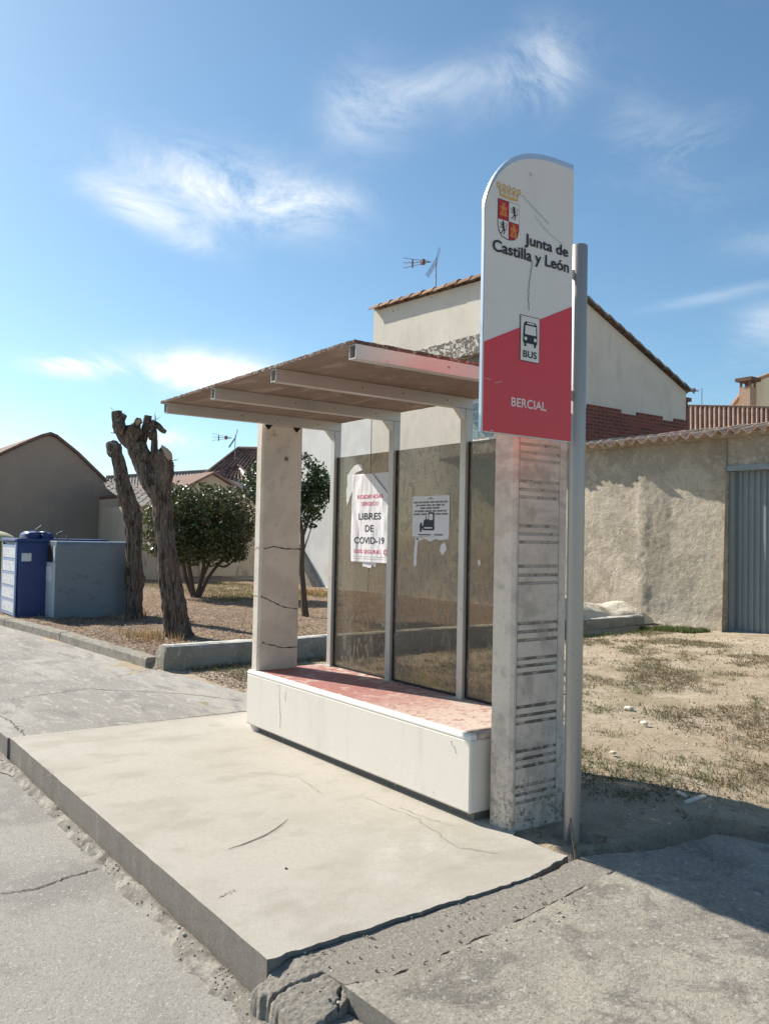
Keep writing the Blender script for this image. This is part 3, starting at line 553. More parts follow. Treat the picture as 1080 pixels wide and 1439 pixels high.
def near_pillar():
    X1=.206;X0=.052;Y0=.104;Y1=.522;ya=.140;yb=.456;ZT=2.46;ZB=-.08;gd=.007;gh=.009
    mb=MB()
    # body without the outer face
    ch=.016
    ring=[(X1,Y0+ch),(X1-ch,Y0),(X0,Y0),(X0,Y1),(X1-.004,Y1),(X1,Y1-.004)]
    bot=[(a,b,ZB) for a,b in ring]; top=[(a,b,ZT) for a,b in ring]; n=6
    for i in range(5):
        mb.face([bot[i+1],bot[i],top[i],top[i+1]])
    mb.add(top,[tuple(range(n-1,-1,-1))])
    A=Y0+ch;B=Y1-.004
    mb.face([(X1,A,ZB),(X1,ya,ZB),(X1,ya,ZT),(X1,A,ZT)]); mb.face([(X1,yb,ZB),(X1,B,ZB),(X1,B,ZT),(X1,yb,ZT)])
    zs=[ZB]; marks=[]
    for z in sorted(GZ): marks.append((z-gh,z+gh))
    z=ZB; rs=random.Random(3)
    for a,b in marks:
        mb.cur=0; mb.face([(X1,ya,z),(X1,yb,z),(X1,yb,a),(X1,ya,a)])
        mb.cur=1; xi=X1-gd*rs.uniform(.8,1.1); e=.006
        mb.face([(xi,ya+e,a+e*.5),(xi,yb-e,a+e*.5),(xi,yb-e,b-e),(xi,ya+e,b-e)])
        mb.face([(X1,ya,a),(X1,yb,a),(xi,yb-e,a+e*.5),(xi,ya+e,a+e*.5)]); mb.face([(xi,ya+e,b-e),(xi,yb-e,b-e),(X1,yb,b),(X1,ya,b)])
        mb.face([(X1,ya,a),(xi,ya+e,a+e*.5),(xi,ya+e,b-e),(X1,ya,b)]); mb.face([(xi,yb-e,a+e*.5),(X1,yb,a),(X1,yb,b),(xi,yb-e,b-e)])
        z=b
    mb.cur=0; mb.face([(X1,ya,z),(X1,yb,z),(X1,yb,ZT),(X1,ya,ZT)])
    return mb.build('pillar',[MT['pillar'],MT['groove']],sh)
npil=near_pillar(); npil['label']='near pillar with sets of three grooves'
mb=MB()
for yy in (.138,.458):
    strokes(mb,jag((yy,.0),(yy,2.4),60,.0012,4),.0035,(.206,0,0),(0,1,0),(0,0,1),(1,0,0),.0012)
attach(npil,mb,MT['crackfine'])
# steel posts + beams
MX=[-2.558,-1.727,-.897,-.068]; PW=.060; YM=.668; BT=2.545; BB=2.470; YF=-.816
for i,x in enumerate(MX):
    mb=MB(); mb.box(x,x+PW,YM,YM+.065,.484,BB-.001); p_=mb.build('post',MT['steel'],sh,bevel=.004)
    mb=MB(); mb.prism([(YM,BB-.075),(YM+.0,BB-.002),(YM-.07,BB-.002)],(x+.004,0,0),(0,1,0),(0,0,1),(PW-.008,0,0)); mb.build('gusset',MT['steel'],p_)
    mb=MB(); mb.box(x-.02,x+PW+.02,YM-.02,YM+.08,.4845,.490); mb.build('base_plate',MT['steel'],p_)
    mb=MB(); w=.005
    mb.box(x,x+PW,YF,YM+.065,BB,BB+w); mb.box(x,x+PW,YF,YM+.065,BT-w-.001,BT-.001); mb.box(x,x+w,YF+.001,YM+.064,BB+w,BT-w-.001); mb.box(x+PW-w,x+PW,YF+.001,YM+.064,BB+w,BT-w-.001)
    b_=mb.build('beam',MT['steel'],sh)
    mb=MB(); mb.box(x+w+.001,x+PW-w-.001,YF+.05,YF+.06,BB+w+.001,BT-w-.002); mb.build('shade_plug',MT['dark'],b_)  # near-black plate paints the shade inside the tube end
    for yy in (-.2,.12,.5): mb=MB(); mb.tube([(x+PW,yy,BB+.038),(x+PW+.003,yy,BB+.038)],.0055,8); mb.build('bolt',MT['rust'],b_)
# canopy slab, rough edged
mb=MB(); X0,X1=-2.60,-.003; Y0,Y1=-.828,.76
ring=edge((X0,Y0),(X1,Y0),120,.0025,31)+edge((X1,Y0),(X1,Y1),70,.004,32,0)+edge((X1,Y1),(X0,Y1),60,.006,33)+edge((X0,Y1),(X0,Y0),60,.005,34,0)
n=len(ring); rs=random.Random(8)
b=[(p[0],p[1],BT+.001) for p in ring]; t=[(p[0],p[1],BT+.018+rs.uniform(-.002,.002)) for p in ring]
mb.add(b,[tuple(range(n-1,-1,-1))]); mb.cur=1; mb.add(t,[tuple(range(n))]); 
for i in range(n): j=(i+1)%n; mb.face([b[i],b[j],t[j],t[i]])
can=mb.build('canopy',[MT['roofslab'],MT['roofedge']],sh)
# glass panes
PANES=[]
for i,(x,x2) in enumerate(zip(MX,MX[1:])):
    mb=MB(); mb.box(x+PW+.006,x2-.006,.700,.706,.500,2.243); g_=mb.build('glass_panel',MT['glass'],sh); PANES.append(g_)
    mb=MB(); mb.box(x+PW,x+PW+.010,.695,.711,.49,2.243); mb.box(x2-.010,x2,.695,.711,.49,2.243); mb.box(x+PW+.011,x2-.011,.695,.711,.487,.4995); mb.build('gasket_frame',MT['gasket'],g_)
# glue marks and torn paper remains on the glass (face at y=.700)
YG=.6985
def gp(x,y): q=PY(x,y,YG); return (q.x,q.z)
def torn(pts,name,label,m,th=.0012,amp=.006,seed=0,grp=None,off=0):
    P=[gp(*p) for p in pts]; out=[]
    for j,(a,b) in enumerate(zip(P,P[1:]+P[:1])): out+=jag(a,b,5,amp,seed+j)[:-1]
    mb=MB(); mb.prism(out,(0,YG-.0008-off,0),(1,0,0),(0,0,1),(0,-th,0)); o=mb.build(name,m); tag(o,label,'paper scrap',grp); return o
G='torn paper remains on the shelter glass'
torn([(488,668),(498,654),(507,652),(505,661),(497,667),(495,690),(488,712),(487,700)],'paper_scrap','torn grey paper flap beside the top left of the big poster',MT['notice'],seed=1,grp=G)
torn([(499,656),(508,653),(510,660),(502,664)],'paper_scrap','small bright torn corner stuck above the big poster',MT['paper'],seed=9,grp=G,off=.002)
torn([(583,757),(588,756),(586,770),(585,795),(581,796),(582,775)],'paper_scrap','long narrow torn strip hanging below the left of the digger notice',MT['notice'],seed=3,grp=G,amp=.003)
torn([(619,766),(626,762),(627,772),(622,781),(618,775)],'paper_scrap','rounded torn scrap below the right of the digger notice',MT['notice'],seed=5,grp=G,amp=.004)
torn([(582,755),(630,754),(629,758),(618,759),(612,757),(605,761),(596,757),(588,760)],'paper_scrap','ragged torn paper edge right under the digger notice',MT['notice'],seed=7,grp=G,amp=.003)
torn([(509,789),(529,791),(527,797),(523,793),(521,798),(510,796)],'paper_scrap','small torn paper tab under the big poster',MT['paper'],seed=11,grp=G,amp=.002)
torn([(671,789),(674,786),(675,793),(672,795)],'paper_scrap','tiny white scrap on the pane nearest the grooved pillar',MT['notice'],seed=13,grp=G,amp=.002)
# scratches on glass
mb=MB(); rs=random.Random(2)
for i in range(60):
    if rs.random()<.45: x,y=rs.uniform(575,640),rs.uniform(640,700)
    else: x,y=rs.uniform(570,682),rs.uniform(640,940)
    if 648<x<664: continue
    a=rs.uniform(-.5,.1) if rs.random()<.6 else rs.uniform(1,2); l=rs.uniform(4,22)
    q0,q1_=gp(x,y),gp(x+l*math.cos(a),y+l*math.sin(a))
    if not(-1.655<q0[0]<-.91) or not(-1.655<q1_[0]<-.91): continue
    if q0[1]>2.23 or q1_[1]>2.23: continue
    strokes(mb,jag(q0,q1_,5,.003,i),rs.uniform(.0015,.003),(0,YG+.0012,0),(1,0,0),(0,0,1),(0,-1,0),.0006)
attach(PANES[1],mb,MT['grime'])
# poster
P0=gp(496.7,667.6); P1=gp(545,665); P2=gp(494.5,789); P3=gp(541.8,792.4)
px0=P0[0];px1=-1.728;pz1=P0[1];pz0=P2[1]
po=empty('poster',((px0+px1)/2,.69,pz0),'crumpled white poster reading LIBRES DE COVID-19 taped on the left glass pane','poster')
mb=MB(); NX,NZ=90,130
def pdisp(u,v): return .004+.007*abs(fbm(u*2.2,v*1.0,1.6,3,3))+.0022*(1+math.sin(u*16+v*3+2*fbm(u,v,2,0,3)))
vs=[(px0+(px1-px0)*i/NX,.697-pdisp(i/NX,j/NZ),pz0+(pz1-pz0)*j/NZ) for j in range(NZ+1) for i in range(NX+1)]
fs=[(j*(NX+1)+i,j*(NX+1)+i+1,(j+1)*(NX+1)+i+1,(j+1)*(NX+1)+i) for j in range(NZ) for i in range(NX) if not (i/NX>.52+ (1-j/NZ)*1.75 and j/NZ>.6)]
mb.add(vs,fs); sheet_o=mb.build('sheet',MT['paper'],po,smooth=True); so_=sheet_o.modifiers.new('s','SOLIDIFY'); so_.thickness=.0006; so_.offset=1
mb=MB(); mb.box(px0+.2,px1,.6972,.6978,pz1-.30,pz1); mb.build('backing_sheet',MT['notice'],po)
W=px1-px0; H=pz1-pz0; cx=(px0+px1)/2
def drape(mb):
    # finer faces first, so that the print follows the folds of the paper
    bm=bmesh.new(); vv=[bm.verts.new(p) for p in mb.v]
    for f in mb.f:
        try: bm.faces.new([vv[i] for i in f])
        except ValueError: pass
    bmesh.ops.remove_doubles(bm,verts=bm.verts,dist=1e-6); bmesh.ops.triangulate(bm,faces=bm.faces)
    for _ in range(4):
        le=[e for e in bm.edges if e.calc_length()>.009]
        if not le: break
        bmesh.ops.subdivide_edges(bm,edges=le,cuts=1); bmesh.ops.triangulate(bm,faces=bm.faces)
    bm.verts.index_update(); mb.v=[tuple(v.co) for v in bm.verts]; mb.f=[tuple(v.index for v in f.verts) for f in bm.faces]; mb.mi=[0]*len(mb.f); bm.free()
    out=[]
    for v in mb.v:
        u=(v[0]-px0)/W; w_=(v[2]-pz0)/H; out.append((v[0],(.697-pdisp(u,w_)-.0018),v[2]))
    mb.v=out
Uv,Vv,Nv=(1,0,0),(0,0,1),(0,-1,0)
def zof(py): return gp(520,py)[1]
for txt,py,sz,wd,mt_ in (('RESIDENCIAS',700.5,.044,.36,'posterred'),('SERGECO',710.5,.044,.23,'posterred'),('LIBRES',730,.074,.31,'ink'),('DE',747,.074,.115,'ink'),('COVID-19',764,.074,.41,'ink')):
    mb=MB(); text_mesh(mb,txt,sz,(cx-.005,.69,zof(py)),Uv,Vv,Nv,0,bold=.0012 if mt_=='ink' else .0003,width=wd); drape(mb); mb.build('lettering',MT[mt_],po)
mb=MB(); text_mesh(mb,'100% SEGURAS',.044,(cx-.03,.69,zof(778)),Uv,Vv,Nv,0,bold=.0003,width=.36)
c0=(px1-.045,zof(775.5)); strokes(mb,[(c0[0]+.02*math.cos(a*math.pi/8),c0[1]+.02*math.sin(a*math.pi/8)) for a in range(17)],.006,(0,.69,0),Uv,Vv,Nv,0); strokes(mb,[(c0[0]+.010*math.cos(a),c0[1]+.010*math.sin(a)) for a in (-2.7,-2.1,-1.57,-1.0,-.4)],.004,(0,.69,0),Uv,Vv,Nv,0)
for sx in (-.007,.007): strokes(mb,[(c0[0]+sx,c0[1]+.004),(c0[0]+sx,c0[1]+.009)],.004,(0,.69,0),Uv,Vv,Nv,0)
drape(mb); mb.build('lettering',MT['posterred'],po)
mb=MB()
for r_,py in enumerate((782.5,785.5)):
    x=px0+.03
    while x<px1-.06:
        l=random.uniform(.008,.03); strokes(mb,[(x,zof(py)),(x+l,zof(py))],.003,(0,.69,0),Uv,Vv,Nv,0); x+=l+.006
drape(mb); mb.build('small_lettering',MT['crackfine'],po)
# notice
N0=gp(580.4,698); N1=gp(630.8,754.5); nx0,nx1=N0[0],N1[0]; nz0,nz1=N1[1],N0[1]
no=empty('notice',((nx0+nx1)/2,.69,nz0),'small white notice with a black digger picture on the middle glass pane','notice')
mb=MB(); mb.box(nx0,nx1,.6955,.697,nz0,nz1); mb.build('sheet',MT['notice'],no)
YN=.6955; ncx=(nx0+nx1)/2
mb=MB(); rs=random.Random(4)
hN=nz1-nz0
for k_,(v,wd) in enumerate(((.845,.92),(.77,.8),(.70,.55),(.625,.88),(.55,.94))):
    x=ncx-wd*(nx1-nx0)/2; xe=ncx+wd*(nx1-nx0)/2; z=nz0+hN*v
    while x<xe-.008:
        wl=rs.uniform(.03,.09); e=min(xe,x+wl)
        while x<e-.006:
            c=rs.choice((0,1,2)); strokes(mb,[(x,z-.006),(x,z+.006)],.0028,(0,YN,0),Uv,Vv,Nv)
            if c: strokes(mb,[(x+.004,z+(.005 if c==1 else -.005)),(x,z+(.005 if c==1 else -.005))],.0025,(0,YN,0),Uv,Vv,Nv,.0022)
            strokes(mb,[(x+.005,z-.006),(x+.005,z+.006)],.0022,(0,YN,0),Uv,Vv,Nv); x+=.0095
        x+=.010
for (a,b) in ((.18,.52),(.62,.84)):
    x=nx0+(nx1-nx0)*a
    while x<nx0+(nx1-nx0)*b: strokes(mb,[(x,nz0+.008),(x,nz0+.018)],.004,(0,YN,0),Uv,Vv,Nv); x+=.007
strokes(mb,[(ncx-.04,nz1-.022),(ncx+.04,nz1-.022)],.003,(0,YN,0),Uv,Vv,Nv); strokes(mb,[(ncx-.012,nz1-.018),(ncx,nz1-.008),(ncx+.012,nz1-.018)],.003,(0,YN,0),Uv,Vv,Nv)
mb.build('lettering',MT['ink'],no)
mb=MB(); s=.115; O=(ncx-.02,YN-.002,nz0+.045)
def pp(poly,d=0.): mb.prism([(a*s*.8,b*s) for a,b in poly],(O[0],O[1]-d,O[2]),Uv,Vv,(0,.0008,0))
pp([(-.62,.0),(.62,.0),(.74,.1),(.76,.25),(.66,.36),(-.62,.36),(-.74,.25),(-.74,.08)])
pp([(-1.05,-.08),(-.84,-.1),(-.80,.46),(-.98,.5),(-1.1,.3)],.001)
pp([(-.86,.12),(-.5,.16),(-.5,.26),(-.86,.26)],.0005)
pp([(-.62,.36),(-.58,.66),(.02,.72),(.02,.36)],.0002)
pp([(.02,.36),(.0,1.08),(.06,1.14),(.64,1.14),(.70,1.06),(.72,.36)],.0004)
pp([(-.36,.66),(-.28,.66),(-.28,.92),(-.36,.92)],.0003)
mb.build('digger_picture',MT['ink'],no)
mb=MB(); mb.prism([(.10*s*.8,.66*s),(.58*s*.8,.66*s),(.56*s*.8,1.04*s),(.11*s*.8,1.04*s)],(O[0],O[1]-.002,O[2]),Uv,Vv,(0,.0005,0));  mb.build('cab_window',MT['notice'],no); mb=MB(); mb.prism([(-.5*s*.8,.12*s),(.5*s*.8,.12*s),(.52*s*.8,.2*s),(-.52*s*.8,.2*s)],(O[0],O[1]-.002,O[2]),Uv,Vv,(0,.0005,0)); mb.build('track',MT['notice'],no)
# ------------------------------------------------------------------ bus stop sign
bs=empty('bus_stop_sign',(.50,.335,0),'tall white and red bus stop sign with rounded top on a grey pole','bus stop sign')
SX=.500
def sp(x,y): q=PX(x,y,SX); return (q.y,q.z)
def sf(x,y): q=PX(x,y,SX); return (q.y,q.z)
outer=[(677,607.5),(678.5,500),(679.5,400),(680.5,320),(681,293),(682,280),(686.7,265),(693,250),(701.7,236.7),(713,225),(726.7,217.5),(743,214.5),(760,216),(776.7,220),(793,226),(806.7,231.5),(801.5,620.5)]
OP=[sp(*p) for p in outer]
OP[-1]=(OP[-2][0],OP[-1][1]); 
yl=sum(p[0] for p in OP[:4])/4
OP=[(yl,p[1]) if i<4 else p for i,p in enumerate(OP)]; zb=(OP[0][1]+OP[-1][1])/2; OP[0]=(yl,zb); OP[-1]=(OP[-1][0],zb)
c_=(sum(p[0] for p in OP)/len(OP),sum(p[1] for p in OP)/len(OP))
def inset(P,d):
    out=[]; n=len(P)
    for i in range(n):
        a,b,c=Vector(P[i-1]),Vector(P[i]),Vector(P[(i+1)%n]); t1=(b-a).normalized(); t2=(c-b).normalized(); n1=Vector((t1.y,-t1.x)); n2=Vector((t2.y,-t2.x)); m_=(n1+n2).normalized(); k_=d/max(.3,m_.dot(n1)); out.append(tuple(b+m_*k_))
    return out
# refine arc
def chaikin(P,lo,hi):
    out=[]
    for i,p in enumerate(P):
        if lo<=i<hi:
            q=P[i+1]; out.append((p[0]*.75+q[0]*.25,p[1]*.75+q[1]*.25)); out.append((p[0]*.25+q[0]*.75,p[1]*.25+q[1]*.75))
        else: out.append(p)
    return out
OP=OP[:4]+chaikin(OP[4:15],0,10)[:]+OP[15:]
n=len(OP)
def inset2(P,d,e):
    out=[]
    for i in range(len(P)):
        a,b,c=Vector(P[i-1]),Vector(P[i]),Vector(P[(i+1)%len(P)]); t1=(b-a).normalized(); t2=(c-b).normalized(); n1=Vector((t1.y,-t1.x)); n2=Vector((t2.y,-t2.x)); m_=(n1+n2).normalized(); k_=d/max(.4,m_.dot(n1))
        q=b+m_*k_; up=max(0,-m_.y) if 3<i<len(P)-1 else 0
        if i>=len(P)-3 and i<len(P)-1: up=1
        q.y-=e*up; out.append(tuple(q))
    return out
mb=MB(); mb.prism(OP,(SX-.024,0,0),(0,1,0),(0,0,1),(.018,0,0)); rim=mb.build('rim',MT['signrim'],bs)
IP2=inset2(OP,.004,.026)
mb=MB(); mb.prism(IP2,(SX-.008,0,0),(0,1,0),(0,0,1),(.008,0,0)); board=mb.build('panel',MT['signwhite'],bs)
yL=IP2[0][0]; yR=IP2[-1][0]; zL=sf(679,480)[1]; zR=sf(804,431)[1]; zB=IP2[0][1]
mb=MB(); mb.prism([(yL,zB),(yR,zB),(yR,zR),(yL,zL)],(SX+.0005,0,0),(0,1,0),(0,0,1),(.002,0,0)); mb.build('red_field',MT['signred'],board)
mb=MB(); mb.prism([(yL,zB),(yR,zB),(yR,zR),(yL,zL)],(SX-.0265,0,0),(0,1,0),(0,0,1),(.002,0,0)); mb.build('red_field',MT['signred'],board)
mb=MB(); mb.prism([(yL,zL+.002),(yR,zR+.002)]+[q_ for q_ in IP2[1:-1] if q_[1]>zR+.05][::-1],(SX-.0262,0,0),(0,1,0),(0,0,1),(.002,0,0)); mb.build('rear_white_field',MT['signwhite'],board)
# pictogram plate
a_=sf(730.5,441.5); b_=sf(757.5,449); c2=sf(728.5,506.5); d_=sf(755.5,511.5)
y0=(a_[0]+c2[0])/2; y1=(b_[0]+d_[0])/2; z1=(a_[1]+b_[1])/2; z0=(c2[1]+d_[1])/2
mb=MB(); mb.box(SX+.003,SX+.0045,y0,y1,z0,z1); pic=mb.build('pictogram',MT['ink'],board)
mb=MB(); mb.box(SX+.0046,SX+.0056,y0+.0035,y1-.0035,z0+.0035,z1-.0035); mb.build('white_field',MT['signwhite'],pic)
w=y1-y0;h=z1-z0;cy=(y0+y1)/2
mb=MB(); E=SX+.0062; X3=(E,0,0); U3,V3,N3=(0,1,0),(0,0,1),(1,0,0)
zb_=z0+h*.40; zt_=z0+h*.87
mb.prism([(cy-.36*w,zb_),(cy+.36*w,zb_),(cy+.36*w,zb_+.2*h),(cy+.33*w,zt_-.05*h),(cy+.24*w,zt_),(cy-.24*w,zt_),(cy-.33*w,zt_-.05*h),(cy-.36*w,zb_+.2*h)],X3,U3,V3,(.001,0,0))
for s in (-1,1): mb.box(E,E+.001,cy+s*.25*w-.05*w,cy+s*.25*w+.05*w,zb_-.07*h,zb_-.0002)
text_mesh(mb,'BUS',h*.21,(E,cy,z0+h*.09),U3,V3,N3,.001,bold=.0009,width=w*.70)
mb.build('bus_symbol',MT['ink'],pic)
mb=MB(); E2=E+.002
mb.prism([(cy-.29*w,zb_+.19*h),(cy+.29*w,zb_+.19*h),(cy+.27*w,zb_+.385*h),(cy-.27*w,zb_+.385*h)],(E2,0,0),U3,V3,(.0008,0,0))
mb.prism([(cy-.2*w,zt_-.05*h),(cy+.2*w,zt_-.05*h),(cy+.17*w,zt_-.018*h),(cy-.17*w,zt_-.018*h)],(E2,0,0),U3,V3,(.0008,0,0))
for s in (-1,1): mb.prism([(cy+s*.245*w+.075*w*math.cos(a*.5236),zb_+.095*h+.04*h*math.sin(a*.5236)) for a in range(12)],(E2,0,0),U3,V3,(.0008,0,0))
mb.build('bus_windows',MT['signwhite'],pic)
# lettering: unproject the photographed baselines onto the board
def line(txt,pa,pb,size,mt_,bold,y_off=0,parent=board):
    a=sf(*pa); b=sf(*pb); mb=MB(); zz=(a[1]+b[1])/2
    text_mesh(mb,txt,size,(SX,(a[0]+b[0])/2,zz),U3,V3,N3,.0045,bold=bold,width=b[0]-a[0]); return mb.build('lettering',MT[mt_],parent)
line('Junta de',(736,344),(797,360),.076,'ink',.0016)
line('Castilla y Le\u00f3n',(691,353),(798,382),.080,'ink',.0016)
line('BERCIAL',(717,571),(766,577),.062,'inkwhite',.0012)
# crest
ca=sf(699,280); cb=sf(729,287); cc=sf(698,336)
cw=cb[0]-ca[0]; cy0=ca[0]; cz1=(ca[1]+cb[1])/2; ch_=sf(715,283)[1]-sf(715,337)[1]; cz0=cz1-ch_; mid=cy0+cw/2; mz=cz1-ch_*.52
cr_=MB(); cr_.prism([(cy0,cz1),(cy0,cz0+.32*ch_),(cy0+.06*cw,cz0+.16*ch_),(cy0+.2*cw,cz0+.04*ch_),(mid-.01,cz0+.0*ch_),(mid+.01,cz0),(cy0+.8*cw,cz0+.04*ch_),(cy0+.94*cw,cz0+.16*ch_),(cy0+cw,cz0+.32*ch_),(cy0+cw,cz1)][::-1],(SX+.0005,0,0),U3,V3,(.0015,0,0))
crest=cr_.build('crest',MT['purple'],board)
e=.0022
mb=MB(); mb.prism([(mid+e/2,cz1-e),(cy0+cw-e,cz1-e),(cy0+cw-e,mz+e/2),(mid+e/2,mz+e/2)],(SX+.0021,0,0),U3,V3,(.0008,0,0))
mb.prism([(cy0+e,mz-e/2),(mid-e/2,mz-e/2),(mid-e/2,cz0+e),(cy0+.2*cw,cz0+.06*ch_),(cy0+.08*cw,cz0+.18*ch_),(cy0+e,cz0+.33*ch_)],(SX+.0021,0,0),U3,V3,(.0008,0,0)); mb.build('silver_quarter',MT['signwhite'],crest)
mb=MB(); mb.prism([(cy0+e,cz1-e),(mid-e/2,cz1-e),(mid-e/2,mz+e/2),(cy0+e,mz+e/2)],(SX+.0021,0,0),U3,V3,(.0008,0,0))
mb.prism([(mid+e/2,mz-e/2),(cy0+cw-e,mz-e/2),(cy0+cw-e,cz0+.33*ch_),(cy0+.92*cw,cz0+.18*ch_),(cy0+.8*cw,cz0+.06*ch_),(mid+e/2,cz0+e)],(SX+.0021,0,0),U3,V3,(.0008,0,0)); mb.build('red_quarter',MT['crestred'],crest)
def castle(mb,cx_,cz_,s):
    poly=[(-.5,-.5),(.5,-.5),(.5,-.38),(.4,-.38),(.4,.12),(.46,.12),(.46,.28),(.34,.28),(.34,.2),(.24,.2),(.24,.28),(.17,.28),(.17,.42),(.2,.42),(.2,.58),(.1,.58),(.1,.5),(-.1,.5),(-.1,.58),(-.2,.58),(-.2,.42),(-.17,.42),(-.17,.28),(-.24,.28),(-.24,.2),(-.34,.2),(-.34,.28),(-.46,.28),(-.46,.12),(-.4,.12),(-.4,-.38),(-.5,-.38)]
    mb.prism([(cx_+a*s*.8,cz_+b*s) for a,b in poly],(SX+.0031,0,0),U3,V3,(.0008,0,0))
for cx_,cz_ in ((cy0+cw*.25,(cz1+mz)/2),(cy0+cw*.74,(cz0+mz)/2+.02*ch_)):
    mb=MB(); castle(mb,cx_,cz_,cw*.42); cst=mb.build('castle',MT['orange'],crest); mb=MB(); s=cw*.42; mb.box(SX+.0041,SX+.0046,cx_-.05*s,cx_+.05*s,cz_-.38*s,cz_-.1*s)
    mb.box(SX+.0041,SX+.0046,cx_-.28*s,cx_-.2*s,cz_-.15*s,cz_+.0*s); mb.box(SX+.0041,SX+.0046,cx_+.2*s,cx_+.28*s,cz_-.15*s,cz_+.0*s); attach(cst,mb,MT['crestred'])
def lion(mb,cx_,cz_,s):
    O=(SX+.003,cx_,cz_)
    for pts,w_ in (([(-.05,.35),(.0,.2),(.02,0),(.12,-.2)],[.2,.26,.2,.2]),([(-.18,.38),(-.02,.42),(.05,.3)],[.08,.2,.15]),([(-.02,.15),(-.2,.2),(-.34,.3)],[.1,.08,.07]),([(0,.02),(-.18,-.02),(-.34,.06)],[.1,.08,.07]),([(.08,-.15),(-.08,-.22),(-.12,-.38),(-.3,-.42)],[.12,.1,.08,.08]),([(.14,-.18),(.12,-.35),(.02,-.5)],[.12,.1,.08]),([(.16,-.15),(.33,-.05),(.24,.15),(.36,.3),(.28,.45)],[.05,.06,.05,.07,.04])):
        strokes(mb,[(a*s,b*s) for a,b in pts],[q*s*.9 for q in w_],O,U3,V3,N3,.0008)
mb=MB(); lion(mb,cy0+cw*.75,(cz1+mz)/2,cw*.46); mb.build('lion',MT['purple'],crest)
mb=MB(); lion(mb,cy0+cw*.25,(cz0+mz)/2+.03*ch_,cw*.46); mb.build('lion',MT['purple'],crest)
mb=MB(); O=(SX,mid,cz1+.012); s=cw
band=[(-.42+.84*i/8,.04+.05*math.cos((i-4)/4*1.2)*-1+.05) for i in range(9)]
strokes(mb,[(a*s,b*s) for a,b in band],.012,O,U3,V3,N3,.002)
for i in range(5):
    x=-.44+.22*i; strokes(mb,[(x*s*.9,.1*s),(x*s*1.08,.34*s)],.006,O,U3,V3,N3,.002)
    strokes(mb,[(x*s*1.08+.012*math.cos(a),.37*s+.012*math.sin(a)) for a in (0,1.05,2.1,3.14,4.2,5.25,6.28)],.006,O,U3,V3,N3,.0024)
    if i<4: strokes(mb,[((x+.02)*s,.32*s),((x+.11)*s,.16*s),((x+.2)*s,.32*s)],.005,O,U3,V3,N3,.0022)
mb.build('crown',MT['gold'],crest)
# cracks / scratches on the board
mb=MB()
def sl(pts,w_,seed,amp=.002,n=8):
    P=[sf(*p) for p in pts]; out=[]
    for j,(a,b) in enumerate(zip(P,P[1:])): out+=jag(a,b,n,amp,seed+j)[:-1]
    out.append(P[-1]); strokes(mb,out,w_,(SX,0,0),U3,V3,N3,.0052)
sl([(747,368),(745,380),(742,400),(741,420),(742,436)],.0035,1); sl([(732,275),(750,294),(770,315)],.002,5,.003); sl([(749,302),(765,323),(790,345)],.0015,8,.003); sl([(744,243),(745,248)],.003,9)
attach(board,mb,MT['crack'])
mb=MB()
sl([(680,531),(688,534)],.002,2); sl([(694,538),(704,536)],.0015,3); sl([(688,604),(692,606)],.003,4); attach(board,mb,MT['inkwhite'])
# pole
B=Vector((.485,.335,0)); T=Vector((.485,.335,3.165)); base=PZ(805.2,1183,0.0); tp=PX(816,345,.48)
PB=Vector((base.x-.035,base.y+.028,-.05)); PT=Vector((PB.x,PB.y,0))
import sys
zt=3.16
mb=MB(); r=.0445; mb.tube([PB,PB+Vector((0,0,.6)),PB+Vector((0,0,1.8)),Vector((PB.x,PB.y,zt)),Vector((PB.x,PB.y,zt+.006))],[r,r,r,r,r-.006],32)
pole=mb.build('pole',MT['galv'],bs,smooth=True); pole.modifiers.new('es','EDGE_SPLIT').split_angle=R(50)
PC=Vector((PB.x,PB.y,0))
print('POLE',PC,'sign y',yL,yR)
mb=MB(); mb.box(PC.x-.135,PC.x+.135,PC.y-.135,PC.y+.135,-.040,-.026); mb.build('base_plate',MT['rust'],bs,bevel=.002)
for an in (0,90,180,270):
    d=Vector((math.cos(R(an+25)),math.sin(R(an+25)),0)); q=Vector((-d.y,d.x,0)); mb=MB()
    mb.prism([(.043,-.03),(.125,-.03),(.045,.095)],PC-q*.004,d,(0,0,1),q*.008); mb.build('gusset',MT['footsteel'],bs)
for a,b in ((-.12,-.12),(.12,-.12),(.12,.12),(-.12,.12)):
    mb=MB(); mb.tube([(PC.x+a,PC.y+b,-.01),(PC.x+a,PC.y+b,.02)],.012,6); mb.build('bolt',MT['rust'],bs)
# clamps to pole
for z in (2.35,3.0):
    mb=MB(); mb.box(SX-.050,SX-.0245,yR-.12,PC.y-.02,z-.02,z+.02); mb.build('clamp',MT['galv'],bs)
# iron stake in front of the pole
mb=MB(); s0=PZ(808,1204,0); s1=s0+Vector((-.02,.03,.0)); hpt=PX(801,1150,s0.x-.03); mb.tube([s0+Vector((0,0,-.04)),s0,hpt],.006,8); o=mb.build('iron_stake',MT['rust']); tag(o,'thin rusty iron stake leaning on the foot of the sign pole','stake')
